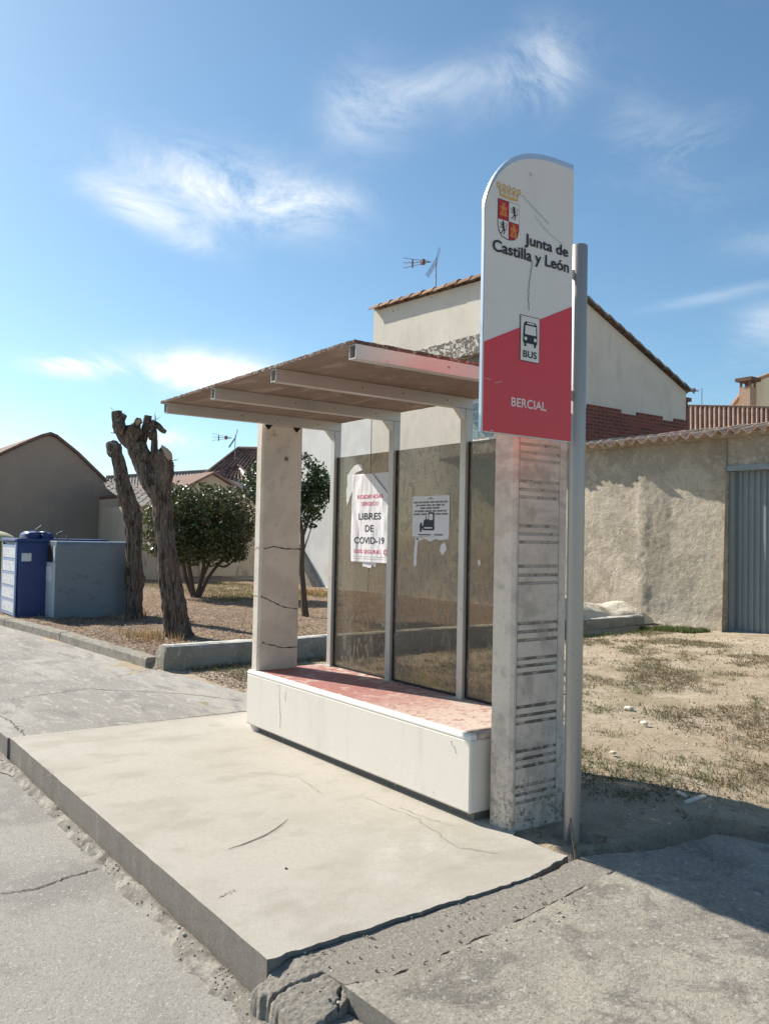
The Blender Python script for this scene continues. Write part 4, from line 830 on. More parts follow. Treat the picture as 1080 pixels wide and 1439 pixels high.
# ------------------------------------------------------------------ small loose things
def twig(pts,z,r,label,grp):
    mb=MB(); P=[PZ(a,b,z)+Vector((0,0,r+.001)) for a,b in pts]; mb.tube(P,[r*.5]+[r]*(len(P)-2)+[r*.5],5); o=mb.build('twig',MT['twig']); tag(o,label,'twig',grp)
twig([(321,1193),(345,1186),(370,1176),(390,1163),(405,1151)],.0,.0014,'long thin twig lying on the pale platform','twigs on the platform')
twig([(322,1194),(350,1183),(385,1168),(402,1156)],.003,.0011,'thinner twig lying along the long one on the platform','twigs on the platform')
mb=MB(); c=PZ(402,1221,0); lump(mb,(c.x,c.y,.003),(.012,.008,.004),3,.8,2); o=mb.build('dead_leaf',MT['twig']); tag(o,'small dark dead leaf on the platform','leaf')
for i,(px,py,s,lb) in enumerate(((883,998,.055,'largest pale stone among the weeds beside the pole'),(905,1018,.04,'flat pale stone right of the largest stone in the weeds'),(861,1060,.03,'small pale stone in the weeds nearest the canopy shadow'))):
    c=PZ(px,py,0); mb=MB(); lump(mb,(c.x,c.y,.012),(s,s*.8,s*.5),i+20,.7,3); o=mb.build('stone',MT['stone'],smooth=True); tag(o,lb,'stone','pale stones in the weed patch')
def scrap(pts,z,label):
    P=[PZ(a,b,z) for a,b in pts]; mb=MB(); n=len(P); mb.add(P+[p+Vector((0,0,.012)) for p in P],[tuple(range(n)),tuple(range(2*n-1,n-1,-1))]+[(i,(i+1)%n,n+(i+1)%n,n+i) for i in range(n)]); o=mb.build('wood_scrap',MT['stone']); tag(o,label,'wood scrap','pale scraps on the shaded soil')
scrap([(960,1127),(990,1118),(992,1121),(963,1130)],.0,'pale flat slat lying on the shaded soil, the larger of two'); scrap([(948,1115),(952,1113),(966,1120),(963,1123)],.0,'short pale slat beside the larger one on the shaded soil')
# ------------------------------------------------------------------ vegetation helpers
def blades(mb,x,y,z,n,h,spread,rs,lean=.6):
    for _ in range(n):
        a=rs.uniform(0,6.28); r_=rs.random()**.7*spread; bx,by=x+math.cos(a)*r_,y+math.sin(a)*r_; w_=h*rs.uniform(.05,.12); an=rs.uniform(0,6.28); hh=h*rs.uniform(.5,1.2)
        dx,dy=math.cos(an)*hh*lean*rs.random(),math.sin(an)*hh*lean*rs.random(); px_,py_=-math.sin(an)*w_,math.cos(an)*w_
        mb.face([(bx-px_,by-py_,z-.005),(bx+px_,by+py_,z-.005),(bx+dx,by+dy,z+hh)])
def leafq(mb,c,s,rs,flat=False,asp=.55):
    if flat: nrm=Vector((rs.uniform(-.5,.5),rs.uniform(-.5,.5),1)).normalized()
    else: nrm=Vector((rs.gauss(0,1),rs.gauss(0,1),rs.gauss(.3,1))).normalized()
    a=Vector((rs.gauss(0,1),rs.gauss(0,1),rs.gauss(0,1))); a=(a-nrm*a.dot(nrm)).normalized(); b=nrm.cross(a)
    mb.face([c-a*s*.5,c-b*s*.5*asp+a*s*.05,c+a*s*.5,c+b*s*.5*asp+a*s*.05])
rs=random.Random(11)
def grass_density(x,y): return fbm(x,y*1.0,.9,2.)*.9+fbm(x,y,3.2,5.)*.6
mb=MB(); mg=MB(); cnt=0
for i in range(42000):
    x=rs.uniform(-5.8,3.6); y=rs.uniform(1.0,10.0)
    if x>.6 and y<1.25+.35*(x-.66): continue
    d=grass_density(x,y); 
    if d<-.20+rs.random()*.55: continue
    if y>8.7 and x>-5.2: continue
    gcl=fbm(x,y,.8,9.)>.12
    near=max(.02,.035)
    blades(mg if gcl and rs.random()<.8 else mb,x,y,gz(x,y),5,rs.uniform(.02,.045),.05,rs,1.6)
for i in range(500):   # along foot of walls
    x=rs.uniform(-6.0,-5.0); y=rs.uniform(9.5,10.1) if x>-5.9 else 9.5; blades(mg,x,y,gz(x,y),6,.08,.06,rs,1)
for i in range(700):
    x=-5.84+abs(rs.gauss(0,.12)); y=rs.uniform(.8,9.7); blades(mg if y>7 else mb,x,y,gz(x,y),5,.06,.05,rs,1)
for (px,py,s) in ((880,1085,.1),(855,1030,.07),(1000,1090,.16),(1015,1100,.12),(985,1083,.12)):
    c=PZ(px,py,0)
    for k_ in range(45): blades(mg if rs.random()<.6 else mb,c.x+rs.gauss(0,s*1.8),c.y+rs.gauss(0,s*1.2),gz(c.x,c.y),5,.035,.04,rs,1.6)
ml=MB()
for i in range(60000):
    x=rs.uniform(-5.8,3.6); y=rs.uniform(1.0,10.0)
    if x>.6 and y<1.25+.35*(x-.66): continue
    d=grass_density(x,y)+.35*fbm(x,y,9,4.)
    if d<.02+rs.random()*.35 or (y>8.7 and x>-5.2): continue
    for k_ in range(2): leafq(ml,Vector((x+rs.gauss(0,.02),y+rs.gauss(0,.02),gz(x,y)+rs.uniform(.004,.02))),rs.uniform(.012,.030),rs,True,.7)
tag(ml.build('weed_leaves',MT['weedleaf']),kind='stuff')
tag(mb.build('dry_weeds',MT['grass']),kind='stuff'); tag(mg.build('green_weeds',MT['greengrass']),kind='stuff')
mb=MB()
for i in range(9000):   # clods and chips of soil
    x=rs.uniform(-5.8,3.4); y=rs.uniform(.15,9.5)
    if (x>.6 and y<1.3+.35*(x-.66)) or (x<.03 and y<.85) or (y<.6 and x<.25): continue
    s=rs.uniform(.004,.014)*(1+y*.06)
    z=gz(x,y); p=Vector((x,y,z)); 
    mb.add([p+Vector((s*rs.uniform(.6,1.3),0,0)),p+Vector((0,s*rs.uniform(.6,1.3),0)),p-Vector((s*rs.uniform(.6,1.3),0,0)),p-Vector((0,s*rs.uniform(.6,1.3),0)),p+Vector((rs.uniform(-.3,.3)*s,rs.uniform(-.3,.3)*s,s*rs.uniform(.5,1)))],[(0,1,4),(1,2,4),(2,3,4),(3,0,4)])
mb2=mat('soil_clods',(.36,.29,.20),[noi(5,.5,.6,(.5,.42,.31),.8)],.97,objvar=.45)
tag(mb.build('soil_clods',mb2),kind='stuff')
mb=MB()
for i in range(34000):
    x=-6.15-abs(rs.uniform(0,1))**1.3*16; y=kerb_y(x)+.14+rs.uniform(0,9.3-kerb_y(x))*rs.random()**.5
    if y>9.8: continue
    leafq(mb,Vector((x,y,gz(x,y)+rs.uniform(.0,.03))),rs.uniform(.02,.05),rs,True)
for i in range(1500):   # spill over the kerb and wall foot
    x=rs.uniform(-6.0,-4.2); y=.75+abs(rs.gauss(0,.5)); 
    if x<-5.86: continue
    leafq(mb,Vector((x,y,gz(x,y)+.008)),rs.uniform(.02,.045),rs,True)
tag(mb.build('leaf_litter',MT['litter']),kind='stuff')
# small green weed at the chipped corner
wd=PZ(496,1392,-.06); mb=MB()
for i in range(170): blades(mb,wd.x+rs.gauss(0,.035),wd.y+rs.gauss(0,.02),-.075,3,.035,.015,rs,1.3)
for i in range(110): leafq(mb,Vector((wd.x+rs.gauss(0,.035),wd.y+rs.gauss(0,.022),-.06+rs.random()*.03)),.014,rs)
tag(mb.build('weed_tuft',MT['greengrass']),'low green weed growing from the broken platform corner','weed')
# ------------------------------------------------------------------ trees
def trunkpath(pts,t,zadd=0):
    return [PD(x,y,t+dt) for x,y,dt in pts]
def spline(P,Rd,k=6):
    out=[];ro=[];n=len(P)
    for i in range(n-1):
        p0,p1,p2,p3=P[max(i-1,0)],P[i],P[i+1],P[min(i+2,n-1)]
        for j in range(k):
            t=j/k; out.append(.5*((2*p1)+(p2-p0)*t+(2*p0-5*p1+4*p2-p3)*t*t+(3*p1-p0-3*p2+p3)*t**3)); ro.append(Rd[i]+(Rd[i+1]-Rd[i])*t)
    out.append(P[-1]); ro.append(Rd[-1]); return out,ro
def limb(mb,pts,t,widths,cut=True,nz=.17,seg=44,k=16):
    P=trunkpath(pts,t); Rd=[w_*.475*t/F for w_ in widths]
    P,Rd=spline(P,Rd,k); mb.cur=0; mb.tube(P,Rd,seg,True,nz,5.)
    # bark ridges as real relief come from nz; knobs:
t1=12.26
tr=empty('pollarded_tree',PZ(250,893,.08),'front pollarded tree stump, thickest trunk, leaning left with a big forked head','tree','pollarded trees in the bed')
mb=MB(); limb(mb,[(251,899,0),(249,880,0),(243,840,0),(236,790,0),(230,740,0),(227,703,0),(222,682,0)],t1,[46,38,33,30,28,29,31]); 
limb(mb,[(228,705,0),(214,680,.05),(203,655,.1),(195,635,.12),(187,612,.15),(185,598,.15)],t1,[24,29,30,29,30,23])
limb(mb,[(228,700,0),(229,680,-.03),(231,660,-.06),(229,642,-.08),(236,634,-.1)],t1,[26,26,27,25,17])
limb(mb,[(226,665,0),(219,648,-.02),(217,632,0),(217,615,0),(215,600,0),(209,592,.02)],t1,[14,15,11,9,10,9],k=6)
limb(mb,[(214,593,0),(222,598,0),(228,604,0),(233,607,0)],t1,[9,9,8,6],k=5)
limb(mb,[(198,625,.1),(203,612,.1),(206,598,.1),(208,584,.1)],t1,[14,12,12,11],k=6)
limb(mb,[(186,628,.15),(175,617,.15),(169,602,.15),(166,590,.15),(164,578,.15)],t1,[15,17,18,17,15],k=6)
limb(mb,[(170,592,.1),(175,583,.08)],t1,[11,9],k=4)
limb(mb,[(190,602,.1),(194,592,.05),(195,588,.05)],t1,[10,10,8],k=4)
for (x,y,r_,sd) in ((236,655,.10,1),(222,668,.12,2),(206,640,.10,3),(190,606,.13,4),(168,600,.11,5),(234,760,.07,6),(226,705,.09,7),(214,612,.07,8),(246,850,.08,9),(198,627,.09,10)):
    lump(mb,PD(x,y,t1-.02),(r_,r_,r_*1.2),sd,.9,3)
trk=mb.build('trunk',[MT['bark']],tr)
mb=MB(); P=PD(236,637,t1-.28); mb.tube([P,P+Vector((.0,.03,.02))],.001,4)
def cutface(pts,t,name='cut_face'):
    mb=MB(); a=[PD(x,y,t) for x,y in pts]; c=sum(a,Vector())/len(a); d=FW*.12; a=[p for p in a]
    n=len(a); mb.add(a+[p+d for p in a],[tuple(range(n))]+[(i,(i+1)%n,n+(i+1)%n,n+i) for i in range(n)]); return mb
cutface([(226,625),(233,630),(239,637),(240,644),(236,647),(230,637)],t1-.19).build('cut_face',MT['cut'],tr)
cutface([(190,592),(196,588),(197,593),(192,598)],t1-.10).build('cut_face',MT['cut'],tr)
mb=MB()
for a,b in (((238,652),(246,655)),((168,610),(156,608)),((215,650),(207,655)),((222,640),(219,628)),((236,660),(243,668))):
    mb.tube([PD(*a,t1-.1),PD(*b,t1-.15)],.006,4)
rs=random.Random(77)
for hx,hy,rr in ((236,640,9),(214,596,7),(168,585,7),(190,605,9),(228,655,9),(205,600,6)):
    for _ in range(7):
        a=rs.uniform(-3.0,.2); l=rs.uniform(4,13); x0_,y0_=hx+rs.uniform(-rr,rr),hy+rs.uniform(-rr,rr); x1_,y1_=x0_+l*math.cos(a),y0_+l*math.sin(a)
        mb.tube([PD(x0_,y0_,t1+rs.uniform(-.1,.1)),PD((x0_+x1_)/2+rs.uniform(-1,1),(y0_+y1_)/2,t1+rs.uniform(-.15,.15)),PD(x1_,y1_,t1+rs.uniform(-.3,.3))],[.005,.004,.002],4)
mb.build('dead_shoots',MT['twigbark'],tr)
t2=14.75
tr2=empty('pollarded_tree',PZ(188,868,.08),'rear pollarded tree stump, thinner and darker, with one rounded club end','tree','pollarded trees in the bed')
mb=MB(); limb(mb,[(190,874,0),(189,850,0),(189,828,0),(189,812,0),(188,780,0),(188,745,0),(184,715,0),(178,698,0),(173,680,0),(168,655,0),(163,635,0),(160,627,0)],t2,[26,23,25,27,22,24,25,24,21,18,17,22])
limb(mb,[(166,634,0),(158,628,0),(151,629,0)],t2,[17,18,12],k=5)
limb(mb,[(172,690,0),(165,684,0)],t2,[12,8],k=4); limb(mb,[(196,820,0),(201,816,0)],t2,[12,7],k=4)
for (x,y,r_,sd) in ((160,632,.16,11),(174,690,.13,12),(180,705,.13,13),(191,818,.18,14),(186,735,.12,15),(189,770,.10,16),(167,655,.09,17)):
    lump(mb,PD(x,y,t2-.02),(r_,r_,r_*1.15),sd,.9,3)
mb.build('trunk',[MT['bark']],tr2)
cutface([(151,632),(155,628),(159,631),(157,637),(152,637)],t2-.13).build('cut_face',MT['cut'],tr2)
def crown(center,rad,n,size,rs,m,parent,gapscale=2.0,thr=-.12,name='crown',drop=None):
    mb=MB(); k=0; tries=0
    while k<n and tries<n*12:
        tries+=1
        d=Vector((rs.gauss(0,1),rs.gauss(0,1),rs.gauss(0,1))).normalized(); lump_=1+.10*noise.noise(d*2.3+center)+.08*noise.noise(d*5+center)
        rr=(rs.random()**.45)*lump_; p=Vector((d.x*rad[0],d.y*rad[1],d.z*rad[2]))*rr
        if drop and p.z<-rad[2]*drop and rs.random()<.7: continue
        q=center+p
        if noise.noise(q*gapscale)+.4*noise.noise(q*gapscale*2.5)<thr: continue
        leafq(mb,q,size*rs.uniform(.7,1.25),rs); k+=1
    return mb.build(name,m,parent)
rs=random.Random(21)
tb=20.2
bb=PZ(275,838,.08)
bt=empty('round_bush',bb,'dense round evergreen bush on several thin stems behind the pollarded trees','bush')
bc=PD(282,733,tb); 
crown(bc,(1.34,1.38,.95),21000,.085,rs,MT['bushleaf'],bt,1.9,-.13,drop=.8)
mb=MB()
for pts,ws in (([(272,840,0),(268,810,0),(264,780,0),(268,740,0)],[9,7,6,4]),([(276,840,0),(283,815,0),(287,790,0),(290,750,0)],[8,6,5,4]),([(280,838,0),(293,812,.0),(306,794,0),(322,778,0),(336,765,0)],[7,5,5,4,3]),([(272,838,0),(262,815,.1),(258,790,.1),(250,760,.1)],[7,6,5,3]),([(306,794,0),(318,796,0),(334,782,0)],[4,3,2]),([(283,815,0),(296,785,0),(305,750,0)],[5,4,3])):
    limb(mb,pts,tb,ws,nz=.1,seg=8,k=4)
mb.build('trunk',MT['twigbark'],bt)
crown(PD(330,778,tb),(.4,.4,.2),500,.08,rs,MT['bushleaf'],bt,2,-.2,name='low_foliage')
crown(PD(276,764,tb),(1.30,1.35,.55),5500,.085,rs,MT['bushleaf'],bt,1.9,-.10,name='lower_crown')
tt=15.8; tb3=PZ(427,865,.08)
t3=empty('small_leafy_tree',tb3,'slim small tree with round dark crown half hidden behind the far shelter pillar','tree')
crown(PD(404,686,tt),(.82,.82,.76),6500,.075,rs,MT['treeleaf'],t3,2.2,-.03)
crown(PD(440,690,tt),(.30,.4,.60),1800,.07,rs,MT['treeleaf'],t3,2.6,-.05,name='side_foliage')
crown(PD(438,739,tt),(.10,.1,.05),30,.07,rs,MT['treeleaf'],t3,2,-1,name='low_leaves')
mb=MB(); limb(mb,[(429,868,0),(427,840,0),(424,800,0),(425,770,0),(424,745,0),(418,715,0),(410,690,0)],tt,[13,9,8,7,6,5,4],nz=.15,seg=10,k=5); limb(mb,[(425,755,0),(432,735,0),(440,715,0)],tt,[5,4,3],nz=.1,seg=6,k=4); limb(mb,[(424,790,0),(428,770,0),(438,740,0)],tt,[3,2,1.5],nz=.1,seg=6,k=4)
mb.build('trunk',MT['twigbark'],t3)
# straw tufts round the tree feet
mb=MB()
for (px,py,n_) in ((215,895,30),(232,893,14),(185,868,20),(170,862,26),(440,835,60),(455,832,50)):
    c=PZ(px,py,.1)
    for k_ in range(n_): blades(mb,c.x+rs.gauss(0,.25),c.y+rs.gauss(0,.25),.09,6,.12,.06,rs,.8)
tag(mb.build('straw_grass',MT['strawgrass']),kind='stuff')
mb=MB()
for k_ in range(3500):
    c=Vector((rs.uniform(-21,-14),rs.uniform(5.2,8.8),0)); blades(mb,c.x,c.y,.09,3,.07,.08,rs,.8)
tag(mb.build('garden_grass',leafmat('yellow_green_grass',0,[(0,(.14,.15,.04)),(.6,(.24,.22,.08)),(1,(.34,.26,.12))],.2,.9)),kind='stuff')
# ------------------------------------------------------------------ recycling containers
def rbox(mb,x0,x1,y0,y1,z0,z1,r=.1,seg=5,taper=0):
    prof=[]
    for cx_,cy_,a0 in ((x1-r,y1-r,0),(x0+r,y1-r,90),(x0+r,y0+r,180),(x1-r,y0+r,270)):
        for i in range(seg+1): a=R(a0+90*i/seg); prof.append((cx_+r*math.cos(a),cy_+r*math.sin(a)))
    cx_,cy_=(x0+x1)/2,(y0+y1)/2; n=len(prof)
    lv=[(z0,1-taper),(z0+(z1-z0)*.5,1-taper*.4),(z1-.03,1),(z1,.985)]; vs=[]
    for z,s in lv: vs+=[(cx_+(a-cx_)*s,cy_+(b-cy_)*s,z) for a,b in prof]
    fs=[(l*n+i,l*n+(i+1)%n,(l+1)*n+(i+1)%n,(l+1)*n+i) for l in range(len(lv)-1) for i in range(n)]
    fs+= [tuple(range(n-1,-1,-1)),tuple((len(lv)-1)*n+i for i in range(n))]; mb.add(vs,fs)
bl=empty('paper_container',(-12.25,1.0,.08),'dark blue recycling container with white framed front beside the yellow one','recycling container')
mb=MB(); rbox(mb,-12.95,-11.82,.28,1.55,.09,1.40,.07,4,.03); bd=mb.build('body',MT['blue'],bl,smooth=True); bd.modifiers.new('es','EDGE_SPLIT').split_angle=R(35)
mb=MB(); rbox(mb,-13.0,-11.77,.23,1.85,1.40,1.45,.12,5); mb.build('lid',MT['blue'],bl,bevel=.01)
for (px,py,w_) in ((44,744,.34),(63,743,.28)):
    c=PX(px,py,-12.2); mb=MB(); lump(mb,(-12.2,c.y,1.50),(.35,w_/2,.09),px,.6,3); o=mb.build('lifting_block',MT['blue'],bl,smooth=True)
for px in (58,88):
    mb=MB(); c=PX(px,742,-12.1); pts=[(-12.1,c.y-.09,1.45),(-12.1,c.y-.09,1.60),(-12.1,c.y,1.68),(-12.1,c.y+.09,1.60),(-12.1,c.y+.09,1.45)]; 
    if px>70: pts=[(p[0],p[1],1.45+(p[2]-1.45)*.6) for p in pts]
    mb.tube(pts,.012,6); mb.build('hook',MT['antenna'],bl)
mb=MB(); x0,x1=-12.90,-11.86; yf=.255
for k_ in range(5): z0=.17+.235*k_; mb=MB(); mb.box(x0+.06,x1-.06,yf+.0,yf+.02,z0,z0+.19); mb.build('front_label',MT['label'],bl)
mb=MB(); mb.box(x0,x0+.05,yf-.005,yf+.022,.1,1.38); mb.box(x1-.05,x1,yf-.005,yf+.022,.1,1.38)
for k_ in range(6): z0=.125+.235*k_; mb.box(x0+.051,x1-.051,yf-.003,yf+.024,z0,z0+.035)
mb.build('front_frame',mat('pale_blue_frame',(.30,.38,.55),rough=.5),bl)
mb=MB(); mb.box(-11.815,-11.812,.34,.50,1.06,1.20); mb.build('sticker',MT['label'],bl)
gc=empty('textile_container',(-11.8,1.5,.08),'blue grey metal container with rounded top and narrow front toned as sunlit','recycling container')
gx0,gx1,gy0,gy1=-12.02,-11.32,.77,2.15
mb=MB(); r=.09; prof=[(gx0,.09),(gx1,.09)]+[(gx1-r+r*math.cos(R(a)),1.42-r+r*math.sin(R(a))) for a in range(0,91,15)]+[(gx0+r+r*math.cos(R(a)),1.42-r+r*math.sin(R(a))) for a in range(90,181,15)]
mb.prism(prof[::-1],(0,gy0+.01,0),(1,0,0),(0,0,1),(0,gy1-gy0-.01,0)); mb.build('body',MT['greyblue'],gc,bevel=.012)
mb=MB(); mb.box(gx0+.005,gx1-.003,gy0-.012,gy0+.008,.10,1.05); mb.box(gx0+.02,gx0+.12,gy0-.010,gy0+.008,1.051,1.33); mb.box(gx1-.12,gx1-.02,gy0-.010,gy0+.008,1.051,1.33); mb.build('front_panel',MT['greylit'],gc,bevel=.004)
mb=MB(); mb.box(gx0+.125,gx1-.125,gy0-.004,gy0+.006,1.06,1.33); mb.build('painted_opening',MT['dark'],gc)  # near-black sheet on the solid body, painting the shade of an opening
mb=MB(); mb.box(gx0+.15,gx1-.18,gy0-.016,gy0-.0125,.72,.98); mb.build('notice_label',MT['label'],gc)
mb=MB(); mb.box(gx0-.02,gx0+.03,gy0-.03,gy0-.0125,.5,.62); mb.build('latch',MT['antenna'],gc)
yc=empty('plastic_container',(-15.0,.3,.0),'olive yellow recycling container with cream dome at the left edge','recycling container')
mb=MB(); ycx,ycy=-15.6,.35; seg=24
lv=[(.08,.62),(.3,.66),(1.2,.70),(1.35,.70)]; vs=[]
for z,rr in lv: vs+=[(ycx+rr*math.cos(2*math.pi*i/seg),ycy+rr*math.sin(2*math.pi*i/seg),z) for i in range(seg)]
mb.add(vs,[(l*seg+i,l*seg+(i+1)%seg,(l+1)*seg+(i+1)%seg,(l+1)*seg+i) for l in range(3) for i in range(seg)]); mb.build('body',MT['yellow'],yc,smooth=True)
mb=MB(); vs=[]
for l in range(7):
    a=R(15*l); vs+=[(ycx+.73*math.cos(a)*math.cos(2*math.pi*i/seg),ycy+.73*math.cos(a)*math.sin(2*math.pi*i/seg),1.36+.26*math.sin(a)) for i in range(seg)]
mb.add(vs,[(l*seg+i,l*seg+(i+1)%seg,(l+1)*seg+(i+1)%seg,(l+1)*seg+i) for l in range(6) for i in range(seg)]); mb.build('dome',MT['cream_lid'],yc,smooth=True)
# ------------------------------------------------------------------ roofs
def tiles(mb,P0,U,V,W,L,pitch=.22,course=.36,r=.055,seg=8,seed=0,jit=.02,drop=.02):
    """barrel tiles: P0 eave corner, U unit along eave, V unit up the slope"""
    U=Vector(U).normalized(); V=Vector(V).normalized(); N=U.cross(V).normalized(); 
    if N.z<0: N=-N
    rs=random.Random(seed); nu=max(1,int(round(W/pitch))); nv=max(1,int(round(L/course))); pitch=W/nu; course=L/nv; P0=Vector(P0)
    for i in range(nu):
        for j in range(nv):
            dv=rs.uniform(-jit,jit) ; dh=rs.uniform(0,.012); rot=rs.uniform(-.012,.012)
            vs=[]
            for e in (0,1):
                for k_ in range(seg+1):
                    u=k_/seg; hh=r*math.sin(math.pi*u*2+ -math.pi/2*0) if False else 0
                    # cover half then pan half
                    hgt=r*math.sin(math.pi*min(1,u/.6)) if u<=.6 else -r*.55*math.sin(math.pi*(u-.6)/.4)
                    vv=j*course+dv+(course+.05)*e
                    vs.append(P0+U*(pitch*(i+u)+rot*e)+V*vv+N*(hgt+drop*(1-e)+dh+.012))
            mb.add(vs,[(k_,k_+1,seg+2+k_,seg+1+k_) for k_ in range(seg)])
def solid(o,t=.014): s=o.modifiers.new('s','SOLIDIFY'); s.thickness=t; s.offset=-1; return o
# ------------------------------------------------------------------ adobe wall with coping and gate
aw=empty('mud_wall',(-6,10.3,0),'rough trowelled mud wall with clay tile coping right of the white house','wall')
def yaw_(x,z):
    y=10.20
    y+=-.03*(x+6.5) if x<-6.4 else .065*(x+6.4)+.0
    # left stretch, a rounded pilaster edge, then the right stretch set back a little
    if x>-6.45: y+=.04*min(1,(x+6.45)/.5)
    y-=.018*math.exp(-((x+6.55+.06*fbm(0,z,1.2))/.12)**2)
    y+= -.022*fbm(x,z,.7,4)-.006*fbm(x,z*1.0,3.0,8)-.006*fbm(x,z,11,1)
    if z<.35: y-=.10*(1-z/.35)**2*(1+.6*fbm(x,z,2.5))
    return y
xsA=frange(-12.2,-4.80,.035); zsA=[-.1]+frange(0,3.50,.035)
mb=MB(); nx=len(xsA); vs=[(x,yaw_(x,z),z) for z in zsA for x in xsA]; fs=[(j*nx+i,j*nx+i+1,(j+1)*nx+i+1,(j+1)*nx+i) for j in range(len(zsA)-1) for i in range(nx-1)]
mb.add(vs,fs)
mb.face([(-4.80,10.10,-.1),(-4.80,10.62,-.1),(-4.80,10.62,3.5),(-4.80,10.22,3.5)])
mb.face([(-12.2,10.6,-.1),(-4.80,10.62,-.1),(-4.80,10.62,3.5),(-12.2,10.6,3.5)][::-1])
mb.build('wall_face',MT['adobe'],aw,smooth=True)
mb=MB(); mb.box(-4.797,-2.0,10.24,10.62,2.96,3.5); mb.box(-2.0,4,10.24,10.62,-.1,3.5); mb.build('wall_over_gate',MT['adobe'],aw)
mb=MB(); tiles(mb,(-12.2,9.93,3.455),(1,0,0),(0,1,.25),15.6,.80,.235,.42,.06,8,3,.05); solid(mb.build('coping_tiles',MT['coping'],aw))
mb=MB(); mb.box(-12.2,3.4,10.10,10.6,3.44,3.50); mb.build('coping_bed',MT['adobe'],aw)
gt=empty('metal_gate',(-3.4,10.35,.1),'blue grey ribbed metal gate set in the mud wall','gate')
mb=MB(); n=int(2.7/.11)
prof=[]; x=-4.70
while x<-2.05: prof+=[(x,.03),(x+.05,.03),(x+.06,.0),(x+.10,.0),(x+.11,.03)]; x+=.11
vs=[(a,10.36+b,.12) for a,b in prof]+[(a,10.36+b,2.86) for a,b in prof]; m_=len(prof); mb.add(vs,[(i,i+1,m_+i+1,m_+i) for i in range(m_-1)]); solid(mb.build('door_leaf',MT['gate'],gt),.01)
mb=MB(); mb.box(-4.792,-2.0,10.20,10.42,2.86,2.957); mb.build('lintel',MT['gate'],gt,bevel=.005)
mb=MB(); mb.box(-4.790,-4.70,10.29,10.41,.05,2.858); mb.build('jamb',MT['gate'],gt,bevel=.004)
# threshold of pale concrete
mb=MB(); mb.hexa([(-5.0,9.3,-.1),(-1.0,9.3,-.1),(-1.0,10.5,-.1),(-5.0,10.5,-.1),(-4.6,9.3,.02),(-1.0,9.3,.04),(-1.0,10.5,.125),(-4.9,10.5,.105)]); struct(mb.build('gate_ramp',MT['platform']))
mb=MB()
NX,NY=50,16; vs=[]
for j in range(NY+1):
    for i in range(NX+1):
        u,v=i/NX,j/NY; x=-6.85+.72*v*0+.0; x=-7.3+1.15*v; y=7.2+2.95*u; h=.12+.62*math.sin(math.pi*min(1,v*.9+.1))**.6*(.75+.25*math.sin(u*5+1))*(1 if u<.93 else (1-u)/.07*.9+.1)+.05*fbm(x,y,3); vs.append((x,y,h if 0<v<1 else .0))
mb.add(vs,[(j*(NX+1)+i,j*(NX+1)+i+1,(j+1)*(NX+1)+i+1,(j+1)*(NX+1)+i) for j in range(NY) for i in range(NX)]); o=mb.build('lime_heap',MT['mound'],smooth=True); tag(o,'pale heap of lime and earth behind the low wall at the mud wall foot','heap')
# ------------------------------------------------------------------ white house
wh=empty('white_house',(-12.5,13,0),'tall white rendered house with one sloping tiled roof behind the shelter','house')
XB=-9.357; XA=-15.75; YA=10.37; YC=15.72; ZF=7.72; ZFl=7.98; ZR=5.50
mb=MB()
mb.add([(XA,YA,-.1),(XB,YA,-.1),(XB,YA,ZF),(XA,YA,ZFl),(XA,YC,-.1),(XB,YC,-.1),(XB,YC,ZR),(XA,YC,ZR+.2)],[(0,1,2,3),(1,5,6,2),(5,4,7,6),(4,0,3,7),(3,2,6,7)])
mb.build('wall',MT['render_white'],wh)
# exposed brick foot of the gable
mb=MB(); rs=random.Random(6); top=[]; y=YA+.0; 
a=PX(822,568,XB+.03); b=PX(961,592,XB+.03)
y=YA-.0
slope=(b.z-a.z)/(b.y-a.y)
while y<YC:
    z=a.z+slope*(y-a.y)+rs.uniform(-.06,.06); top+= [(y,round(z/.085)*.085)]; y2=min(YC,y+rs.uniform(.25,.7)); top.append((y2,top[-1][1])); y=y2
mb.prism([(YC,3.0),(YA,3.0)]+top,(XB+.003,0,0),(0,1,0),(0,0,1),(.04,0,0)); mb.build('brick_patch',MT['brick'],wh)
# cap tiles on the top edges (laid lengthwise)
def caps(P,Q,n,r,seed,m,name,parent,side=Vector((0,-1,0))):
    mb=MB(); P=Vector(P);Q=Vector(Q); d=(Q-P)/n; rs=random.Random(seed); t=d.normalized(); up=Vector((0,0,1)); s=t.cross(up).normalized(); u=s.cross(t)
    for i in range(n):
        a=P+d*i; b=P+d*(i+1.12); vs=[]; j=rs.uniform(-.01,.012)
        for (p,k_,hh) in ((a,1.0,0.0),(b,1.12,.03)):
            for g in range(7):
                an=math.pi*g/6; vs.append(p+s*(math.cos(an)*r*k_)+u*(math.sin(an)*r*k_*.8+hh+j))
        mb.add(vs,[(g,g+1,8+g,7+g) for g in range(6)]+[(7,8,9,10,11,12,13)])
    return solid(mb.build(name,m,parent),.015)
caps((XA-.05,YA-.04,ZFl+.0),(XB+.08,YA-.04,ZF+.0),14,.13,3,MT['tile_dirty'],'edge_tiles',wh)
caps((XB+.02,YC+.15,ZR-.05),(XB+.02,YA-.1,ZF+.02),15,.12,4,MT['tile_grey'],'verge_tiles',wh)
mb=MB(); V=Vector((0,YC-YA,ZR-ZF)); L_=V.length
mb2_=MB(); tiles(mb2_,(XA,YC+.1,ZR+.03),(1,0,0),(0,-(YC-YA),(ZF-ZR)),XB-XA,L_+.05,.24,.42,.05,6,9); solid(mb2_.build('roof',MT['tile_dirty'],wh))
